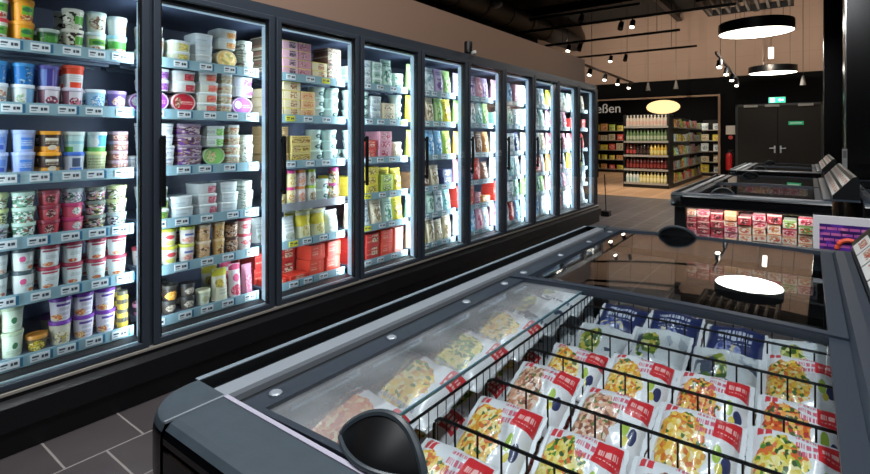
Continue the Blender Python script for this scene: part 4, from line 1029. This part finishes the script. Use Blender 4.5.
for z in gz: MB().box(GX0+.05, GX1-.05, GY0+.03, GY0+.5, z-.03, z, STW).box(GX0+.02, GX1-.02, GY0, GY0+.02, z-.045, z+.012, STW).xf(RT).build('shelf', rack)
NB = 12
brow = [['bt']*4+['bp']*8, ['bv']*12, ['br']*3+['bd']*4+['by']*5, ['bg']*12, ['bw']*12]
for si, z in enumerate(gz):
    for i in range(NB):
        x = GX0+.10+(GX1-GX0-.2)*i/(NB-1)
        k = brow[si][i]
        place(k, (x, GY0+.09, z+.0005), f"{KIND[k]['look']}, {ORD[i]} from left, {['bottom','fourth','third','second','top'][si]} shelf of bottle rack", 'bottles on the rack', True)
# long shelf side, seen obliquely
def side_shelf(name, label, x0, x1, y0, y1, zs, face, look_cols, n, tagname, hgt):
    r = thing(name, label, 'shelf', (x0, y0, 0)); T = Matrix.Translation((-x0, -y0, 0))
    MB().box(x0, x1, y0, y1, 0, .1, BLACK).xf(T).build('base', r)
    if face == 'x': MB().box(x0, x0+.03, y0, y1, .1, hgt, BLACK).xf(T).build('back_panel', r)
    else: MB().box(x0, x1, y1-.03, y1, .1, hgt, BLACK).xf(T).build('back_panel', r)
    for si, z in enumerate(zs):
        MB().box(x0+.03, x1, y0, y1-.03, z-.03, z, STW).xf(T).build('shelf', r)
        for i in range(n):
            key = R.choice(look_cols); kd = KIND[key]
            if face == 'x': loc = (x1-.02-kd['d']/2, y0+.12+(y1-y0-.24)*i/(n-1), z+.0005); rz = 0
            else: loc = (x0+.12+(x1-x0-.24)*i/(n-1), y0+.03+kd['d']/2, z+.0005); rz = -PI/2
            sc_ = Vector((R.uniform(.8, 1), R.uniform(.82, 1), R.uniform(.7, 1.18)))
            ob_ = place(key, loc, f"{kd['look']}, {ORD[i]} from {'front' if face == 'x' else 'left'}, {['bottom','second','third','fourth','fifth','sixth'][si]} level, {tagname}", 'groceries on the '+tagname, False, rz); ob_.scale = sc_
SIDEK = []
for c in ('yellow', 'red', 'orange', 'beige', 'brown', 'white', 'teal', 'pink', 'lime'):
    mm = MATS['pr_gen_'+c]
    carton('g_'+c, c+' grocery box', mm, .26, .12, .24, 'grocery_box', 'box'); SIDEK.append('g_'+c)
    pouch('gp_'+c, c+' grocery bag', mm, .26, .14, .22, 'grocery_bag', 'bag', seed=2); SIDEK.append('gp_'+c)
side_shelf('grocery_shelf', 'long grocery shelf running back from the bottle rack', GX1-.42, GX1, GY0+.58, GY1, [.13, .50, .88, 1.26, 1.66], 'x', SIDEK, 15, 'side shelf', 2.0)
side_shelf('grocery_shelf', 'grocery shelf on the back wall right of the rack', -3.1, -2.1, 20.0, 20.48, [.13, .5, .88, 1.26, 1.64], 'y', ['g_white', 'gp_white', 'g_beige', 'g_yellow', 'gp_beige'], 3, 'right back shelf', 2.0)
side_shelf('grocery_shelf', 'grocery shelf on the back wall left of the rack', -7.0, -4.6, 20.0, 20.48, [.13, .5, .88, 1.26, 1.64], 'y', ['gp_yellow', 'g_yellow', 'gp_lime', 'g_brown', 'gp_red', 'g_beige', 'g_orange'], 8, 'left back shelf', 2.0)
# lit oval sign and the aisle's name
ov = at_y(663, 107, 16.6)
om = MB().lathe([(0, -.05), (.46, -.05), (.48, -.03), (.48, .03), (.46, .05), (0, .05)], 40, mat('oval_lit', 'f0dcae', .5, emit='ffdc9a', es=1.1), sy=.44)
om.xf(Matrix.Translation(ov) @ Matrix.Rotation(PI/2, 4, 'X'))
tag(om.build('oval_sign_lamp'), 'glowing cream oval sign lamp hanging above the bottle rack', 'lamp')
t = at_y(598, 113, 20.44); t2 = at_y(621, 113, 20.44)
tx = bpy.data.curves.new('aisle_sign', 'FONT'); tx.body = 'Genießen'; tx.size = .52; tx.extrude = .01; tx.align_x = 'RIGHT'
tmp = bpy.data.objects.new('aisle_sign_curve', tx); COL.objects.link(tmp); bpy.context.view_layer.update()
tme = bpy.data.meshes.new_from_object(tmp.evaluated_get(bpy.context.evaluated_depsgraph_get())); bpy.data.objects.remove(tmp)
to = bpy.data.objects.new('aisle_sign', tme); COL.objects.link(to); to.location = (t2.x, 20.46, t.z); to.rotation_euler = (PI/2, 0, 0)
tme.materials.clear(); tme.materials.append(mat('sign_white', 'd8d4cc', .5, emit='e8e0d4', es=.22))
tag(to, 'white lettering on the black wall above the left back shelf', 'sign')

# signs on the back wall
def wall_sign(name, label, cat, u, v, w, h, face, frame=None):
    c = at_y(u, v, YF-.06)
    return c
ex = at_y(777, 100, YF-.06); root = thing('exit_sign', 'green lit exit sign above the double door', 'sign', ex)
GRN = mat('exit_green', '2ab890', .4, emit='30e0a8', es=1.6); WHT = mat('exit_white', 'e8f8f0', .4, emit='d8fff0', es=2.0)
MB().rbox(-.2, .2, -.03, .05, -.085, .085, mat('sign_grey', 'a8b0ac', .4), .006).build('sign_case', root)
MB().box(-.19, .19, -.034, -.03, -.075, .075, GRN).build('sign_face', root)
e = MB(); e.box(-.16, -.05, -.037, -.034, -.06, .06, WHT)
e.add([(.02, -.037, .0), (.08, -.037, .05), (.08, -.037, .02), (.16, -.037, .02), (.16, -.037, -.02), (.08, -.037, -.02), (.08, -.037, -.05)], [(0, 1, 2, 3, 4, 5, 6)], WHT)
e.lathe([(0, -.0365), (.018, -.0365), (.018, -.0345), (0, -.0345)], 10, WHT); e.build('pictogram', root)
c = at_y(796, 123, YF-.07)
root = thing('door_plate', 'small green plate on the right door leaf', 'sign', c)
MB().rbox(-.17, .17, -.0, .016, -.05, .05, mat('plate_green', '1f9a6a', .4, emit='1f9a6a', es=.35), .004).build('plate', root)
MB().box(-.13, .13, -.003, .001, -.012, .016, mat('plate_white', 'bfe8d6', .4)).build('plate_text', root)
c = at_y(730.5, 130, YF-.02)
root = thing('notice_sign', 'white notice with red mark left of the double door', 'sign', c)
MB().rbox(-.12, .12, -.0, .015, -.13, .13, mat('notice_white', 'c8c2b8', .5), .003).build('sheet', root)
MB().lathe([(0, 0), (.06, 0), (.06, .01), (0, .01)], 14, mat('notice_red', 'b83a34', .5)).xf(Matrix.Translation((0, .015, -.22)) @ Matrix.Rotation(PI/2, 4, 'X')).build('round_mark', root)
c = at_y(729, 160, YF-.12)
root = thing('fire_extinguisher', 'red fire extinguisher on the black wall left of the door', 'extinguisher', c)
REDX = mat('extinguisher_red', 'b02024', .3)
MB().lathe([(0, -.30), (.075, -.30), (.085, -.28), (.085, .12), (.07, .18), (.03, .22), (0, .22)], 18, REDX).build('cylinder', root)
MB().lathe([(.03, .22), (.03, .27), (0, .27)], 10, BLACK).rbox(-.02, .11, -.015, .015, .27, .30, BLACK, .004).build('valve', root)
MB().tube([(.03, 0, .26), (.11, 0, .2), (.12, 0, .0), (.1, 0, -.15)], .013, BLACK, 8).build('hose', root)
MB().box(-.05, .05, .08, .12, -.1, .12, BLACK).build('wall_mount', root)

# floor post by the end of the uprights
b = at(606, 216, 0)
root = thing('barrier_post', 'thin black floor post with square foot past the freezers', 'post', b)
MB().rbox(-.07, .07, -.07, .07, 0, .09, BLACK, .01).build('foot', root)
MB().tube([(0, 0, .09), (-.01, 0, .4), (-.03, .01, .72)], .009, BLACK, 8).build('rod', root)

# columns
def column(name, label, x0, x1, y0, y1):
    r = thing(name, label, 'column', (x0, y0, 0)); r['kind'] = 'structure'
    T = Matrix.Translation((-x0, -y0, 0))
    MB().box(x0, x1, y0, y1, 0, ZC, BLACKG).xf(T).build('cladding', r)
    MB().rbox(x0-.012, x0+.006, y0-.012, y0+.006, 0, ZC, CHROME, .004).xf(T).build('corner_strip', r)
column('column_1', 'black clad column between the chest freezers', .325, 1.1, 7.1, 7.75)
cb = at_y(824, 100, 13.0)
column('column_2', 'black clad column in front of the double door', cb.x, cb.x+.9, 13.0, 13.7)
c = at_y(839, 158, 7.05)
root = thing('hanging_card', 'white upright card hanging on the black column', 'sign', (c.x+.05, 7.09, c.z))
MB().rbox(-.022, .022, -.008, .004, -.12, .1, mat('card_white', 'c8c8c4', .5), .003).build('card', root)
MB().box(-.016, .016, -.0095, -.0075, .0, .08, mat('card_grey', '8c8c8c', .5)).build('printed_panel', root)

# ------------------------------------------------------------------ ceiling gear
def beam(name, label, p0, p1, w=.08, h=.14, mt=STEEL):
    d = Vector(p1)-Vector(p0); L = d.length
    mb = MB().box(0, L, -w/2, w/2, h*.82, h, mt).box(0, L, -w/2, w/2, 0, h*.18, mt).box(0, L, -w*.12, w*.12, h*.15, h*.85, mt)
    ang = math.atan2(d.y, d.x)
    mb.xf(Matrix.Translation(p0) @ Matrix.Rotation(ang, 4, 'Z'))
    o = mb.build(name); o['kind'] = 'structure'; o['label'] = label
    return o
for i, y in enumerate((6.2, 8.4, 10.6, 12.8)):
    beam('ceiling_beam', f'black steel ceiling beam, {ORD[i]} from the front', (-7.9, y, 4.72), (5.9, y, 4.72), .12, .22)
for i, x in enumerate((-3.2, -1.2, .9)):
    beam('ceiling_beam', f'black lengthwise ceiling beam, {ORD[i]} from the left', (x, 1.0, 4.95), (x, 16.9, 4.95), .14, .3)
def duct(name, label, p0, p1, r):
    d = Vector(p1)-Vector(p0)
    mb = MB().lathe([(r, 0), (r, d.length)], 20, STEEL)
    n = int(d.length/1.2)
    for i in range(1, n): mb.lathe([(r*1.0, i*1.2-.03), (r*1.06, i*1.2-.02), (r*1.06, i*1.2+.02), (r, i*1.2+.03)], 20, STEEL)
    q = Vector((0, 0, 1)).rotation_difference(d.normalized())
    mb.xf(Matrix.Translation(p0) @ q.to_matrix().to_4x4())
    return tag(mb.build(name), label, 'duct')
duct('ventilation_duct', 'black round duct under the ceiling above the uprights', (-6.4, 2.0, 4.6), (-6.4, 16.5, 4.6), .3)
SPOTM = mat('spot_glow', 'fff4e0', .4, emit='fff0d8', es=14)
SPOTL = []
def track(label, p0, p1, spots, zt=ZC):
    p0, p1 = Vector(p0), Vector(p1); d = (p1-p0); L = d.length; e = d.normalized()
    root = thing('track_light', label, 'lamp', p0)
    side = e.cross(Vector((0, 0, 1)))
    mb = MB(); a = math.atan2(e.y, e.x)
    mb.rbox(0, L, -.02, .02, -.02, .03, BLACK, .005).xf(Matrix.Rotation(a, 4, 'Z')).build('track_bar', root)
    for t in (.15, .85):
        q = d*t; MB().tube([q, (q.x, q.y, zt-p0.z)], .006, STEEL, 6).build('hanger', root)
    for t, on in spots:
        q = d*t
        st = MB().tube([(q.x, q.y, -.02), (q.x, q.y, -.1)], .015, BLACK, 8)
        so = st.build('spot_arm', root)
        tilt = Matrix.Translation((q.x, q.y, -.12)) @ Matrix.Rotation(-.6, 4, 'X')
        MB().lathe([(.035, .09), (.05, .07), (.055, -.10), (.048, -.10), (.044, -.085)], 14, BLACK, caps=False).xf(tilt).build('spot_head', root)
        MB().lathe([(0, -.088), (.044, -.088), (.044, -.084), (0, -.084)], 14, SPOTM if on else BLACK).xf(tilt).build('spot_lens', root)
        if on: SPOTL.append(p0+q+Vector((0, 0, -.3)))
    return root
zt = 3.6
def Tp(u, v, z=zt): return at(u, v, z)
track('upper black light track with two spots before the tan wall', Tp(545, 46), Tp(680, 30), [(.2, True), (.29, False)])
track('lower black light track with two spots before the tan wall', Tp(549, 60.5), Tp(697, 46), [(.46, True), (.56, False)])
track('short black light track of four spots beyond the uprights', Tp(582, 64, 3.0), Tp(633, 83, 3.0), [(.12, True), (.38, True), (.64, True), (.9, True)])
track('short black light track of four spots right of centre', Tp(716, 53, 2.9), Tp(738, 80, 2.9), [(.12, True), (.38, True), (.64, True), (.92, True)])
track('long black light track high above the first bottle rack track', Tp(512, 34, 3.75), Tp(736, 4, 3.75), [(.55, False), (.6, True)])
track('topmost long black light track', Tp(530, 20, 3.95), Tp(640, 4, 3.95), [(.5, False)])
def pendant(label, u, v, wpx, z):
    c = at(u, v, z); Zd = F*(H-z)/(v-138); r = wpx/2*Zd/F
    root = thing('pendant_lamp', label, 'lamp', c, 'round pendant lamps')
    hh = .16*r/.5
    MB().lathe([(r*.98, -hh*.45), (r, -hh*.5), (r, hh*.5), (r*.97, hh*.55), (0, hh*.55)], 48, BLACK, caps=False).build('drum', root)
    MB().lathe([(0, -hh*.44), (r*.985, -hh*.44), (r*.985, -hh*.40), (0, -hh*.40)], 48, mat('pendant_glow', 'fffdf6', .4, emit='fff6e6', es=7)).build('diffuser', root)
    for a in (0, 2.09, 4.19): MB().tube([(r*.7*math.cos(a), r*.7*math.sin(a), hh*.5), (r*.7*math.cos(a), r*.7*math.sin(a), ZC-c.z)], .005, BLACK, 5).build('cable', root)
    return c, r
pc1, pr1 = pendant('big round black pendant lamp with white glowing underside', 755.5, 28, 65, 3.55)
pc2, pr2 = pendant('smaller looking round pendant lamp nearer the double door', 772.5, 70, 41, 3.05)
for i, (u, v) in enumerate(((648, 88), (676, 86), (803, 82))):
    c = at_y(u, v, 15.6); root = thing('cone_lamp', f'small cone lamp on a thin cord, {ORD[i]} from left', 'lamp', c, 'small cone lamps')
    MB().lathe([(.02, .16), (.03, .12), (.07, -.08), (.062, -.08), (.02, .1)], 14, caps=False, mt=mat('cone_grey', '7c7872', .5)).build('shade', root)
    MB().tube([(0, 0, .15), (0, 0, ZC-c.z)], .006, BLACK, 5).build('cord', root)
c = at(771, 53, 3.2); root = thing('tube_lamp', 'small white glowing tube lamp hanging above the smaller pendant', 'lamp', c)
MB().lathe([(0, -.12), (.045, -.12), (.05, -.11), (.05, .11), (.045, .12), (0, .12)], 14, mat('tube_glow', 'ffffff', .4, emit='fff4e4', es=3)).build('glass_tube', root)
MB().tube([(0, 0, .12), (0, 0, ZC-c.z)], .006, BLACK, 5).build('cord', root)
g = thing('ceiling_grille', 'grey slatted grille under the dark ceiling at upper right', 'grille', at(745, 2, 4.75))
for i in range(9): MB().rbox(-.9+i*.22, -.84+i*.22, -.9, .9, -.04, .1, mat('grille_grey', '6a6662', .5), .005).build('slat', g)
MB().box(-.95, .98, -.95, -.9, -.05, .12, STEEL).box(-.95, .98, .9, .95, -.05, .12, STEEL).box(-.95, -.9, -.95, .95, -.05, .12, STEEL).box(.93, .98, -.95, .95, -.05, .12, STEEL).build('grille_frame', g)
for a in (-.9, .9): MB().tube([(a, 0, .1), (a, 0, ZC-4.75)], .01, STEEL, 5).build('hanger', g)
c = at(497.5, 5, 4.1); root = thing('round_detector', 'round pale disc fixture under the dark ceiling above the uprights', 'fixture', c)
MB().lathe([(0, -.03), (.1, -.03), (.115, 0), (.1, .04), (0, .04)], 24, mat('disc_pale', 'c4beb8', .5)).xf(Matrix.Rotation(math.radians(40), 4, 'X')).build('disc', root)
MB().tube([(0, 0, .03), (0, 0, ZC-c.z)], .012, STEEL, 6).build('rod', root)
# small camera on the header
yc_ = ym(5)+.06
cpos = Vector((XF-.02, yc_, 2.1905)); root = thing('security_camera', 'small black cylinder camera on top of the upright freezers', 'camera', cpos)
MB().lathe([(.03, .015), (.042, .02), (.042, .12), (.038, .13), (0, .13)], 18, BLACK).lathe([(.024, 0), (.024, .02)], 12, BLACK).build('housing', root)
MB().lathe([(.0, -.028), (.02, -.028), (.03, -.01), (.03, 0), (0, 0)], 18, mat('lens_pale', 'd8d8d4', .4)).xf(Matrix.Translation((.062, -.0, .02)) @ Matrix.Rotation(-.5, 4, 'Y')).build('lens_cover', root)

# ------------------------------------------------------------------ light
def area(loc, rot, sx, sy, power, col=(1, 1, 1), name='lamp_light', spread=180):
    l = bpy.data.lights.new(name, 'AREA'); l.shape = 'RECTANGLE'; l.size = sx; l.size_y = sy; l.energy = power; l.color = col; l.spread = math.radians(spread)
    o = bpy.data.objects.new(name, l); COL.objects.link(o); o.location = loc; o.rotation_euler = rot
    return o
COOL = (.80, .92, 1.0); WARM = (1.0, .86, .70); NEUT = (1.0, .95, .88)
for j in range(ND+1):
    y = ym(j)
    for s in (-1, 1):
        if (j == 0 and s < 0) or (j == ND and s > 0): continue
        o = area((XF-.078, y+s*.05, 1.17), (0, 0, 0), 1.7, .03, (6.6 if j < 3 else 9.0)*(1 if s > 0 else .62), COOL, 'cabinet_light')
        d = Vector((-.95, s*.30, 0)).normalized()
        q = (-d).to_track_quat('Z', 'X'); o.rotation_mode = 'QUATERNION'
        # local x along world z
        zax = -d; xax = Vector((0, 0, 1)); yax = zax.cross(xax)
        o.rotation_mode = 'XYZ'; o.rotation_euler = Matrix((xax, yax, zax)).transposed().to_euler()
# ceiling track spots over the sales floor
def spot(loc, tgt, power, col=NEUT, size=70, blend=.5, r=.06, name='track_spot_light'):
    l = bpy.data.lights.new(name, 'SPOT'); l.energy = power; l.color = col; l.spot_size = math.radians(size); l.spot_blend = blend; l.shadow_soft_size = r
    o = bpy.data.objects.new(name, l); COL.objects.link(o); o.location = loc
    o.rotation_euler = (Vector(tgt)-Vector(loc)).to_track_quat('-Z', 'Y').to_euler()
    return o
def along_y(d):
    z = Vector(d).normalized(); y = Vector((0, 1, 0)); x = y.cross(z).normalized(); y = z.cross(x)
    return Matrix((x, y, z)).transposed().to_euler()
area((.5, .5, 4.3), (0, 0, 0), .25, 2.4, 112, (.95, .975, 1.0), 'added_overhead_light')  # added overhead light for the near chest, no fixture modelled
area((-1.8, .6, 4.3), (0, 0, 0), .25, 3.0, 90, (.93, .97, 1.0), 'added_overhead_light')  # second added overhead light, above the front of the aisle
def disk(c, r, power):
    o = area((c.x, c.y, c.z-.078*r/.5), (0, 0, 0), r*1.9, r*1.9, power, NEUT, 'pendant_light'); o.data.shape = 'DISK'
disk(pc1, pr1, 60); disk(pc2, pr2, 16)
for x in (-5.5, -3.2, -.9, 1.4, 3.7): spot((x, 13.6, 3.3), (x, 17.0, 4.6), 230, WARM, 105, 1.0)
area((-1.5, 3.6, 3.6), along_y((1, 0, .95)), .2, 8.0, 15, WARM, 'added_fascia_light', 90)  # added light to brighten the tan fascia, no fixture modelled
area((3.4, 16.3, 3.0), Vector((0, -.75, .66)).to_track_quat('Z', 'Y').to_euler(), 4.4, .1, 60, WARM, 'added_wall_light', 100)  # added light for the tan panels on the back wall
area((-3.8, 18.9, 3.1), (0, 0, 0), 3.0, .3, 75, WARM, 'aisle_light')  # added light inside the bottle aisle, no fixture modelled
spot((-3.7, 11.5, 3.3), (-3.7, 14.4, 1.0), 300, WARM, 62, .6)
spot((-3.9, 12.0, 3.6), (-4.0, 12.6, 0), 380, WARM, 75, .8)
spot((-2.2, 9.4, 3.8), (-2.2, 9.6, 0), 480, NEUT, 80, .8)
spot((-.4, 3.1, 3.6), (-.4, 4.35, .62), 170, NEUT, 48, .6)
spot((-.4, 6.9, 3.6), (-.4, 8.2, .6), 90, NEUT, 50, .6)
spot((.6, 3.0, 3.6), (.55, 4.3, .62), 60, NEUT, 40, .6)
for xa, yy, pw in ((-.39, 4.33, 1.5), (.8, 4.33, 1.0), (-.39, 8.0, 2.5)):
    area((xa, yy+.11, .803), Vector((0, -.75, .66)).to_track_quat('Z', 'X').to_euler(), .02, .8, pw, NEUT, 'added_rim_light')  # added light behind the front rims, brightens the packs
w = bpy.data.worlds.new('shop_air'); SC.world = w; w.use_nodes = True
w.node_tree.nodes['Background'].inputs[0].default_value = (.5, .55, .62, 1); w.node_tree.nodes['Background'].inputs[1].default_value = .05

# ------------------------------------------------------------------ camera
cam = bpy.data.cameras.new('camera'); co = bpy.data.objects.new('camera', cam); COL.objects.link(co)
co.location = (0, 0, H); co.rotation_euler = (PI/2, 0, YAW)
cam.sensor_width = 36; cam.sensor_fit = 'HORIZONTAL'; cam.lens = F/870*36; cam.shift_y = -99/870; cam.clip_start = .02
SC.camera = co
SC.view_settings.view_transform = 'Standard'; SC.view_settings.look = 'None'; SC.view_settings.gamma = 1; SC.view_settings.exposure = 0.0
SC.view_settings.use_curve_mapping = False
SC.cycles.use_denoising = True
SC.cycles.max_bounces = 10; SC.cycles.transparent_max_bounces = 24; SC.cycles.sample_clamp_indirect = 6
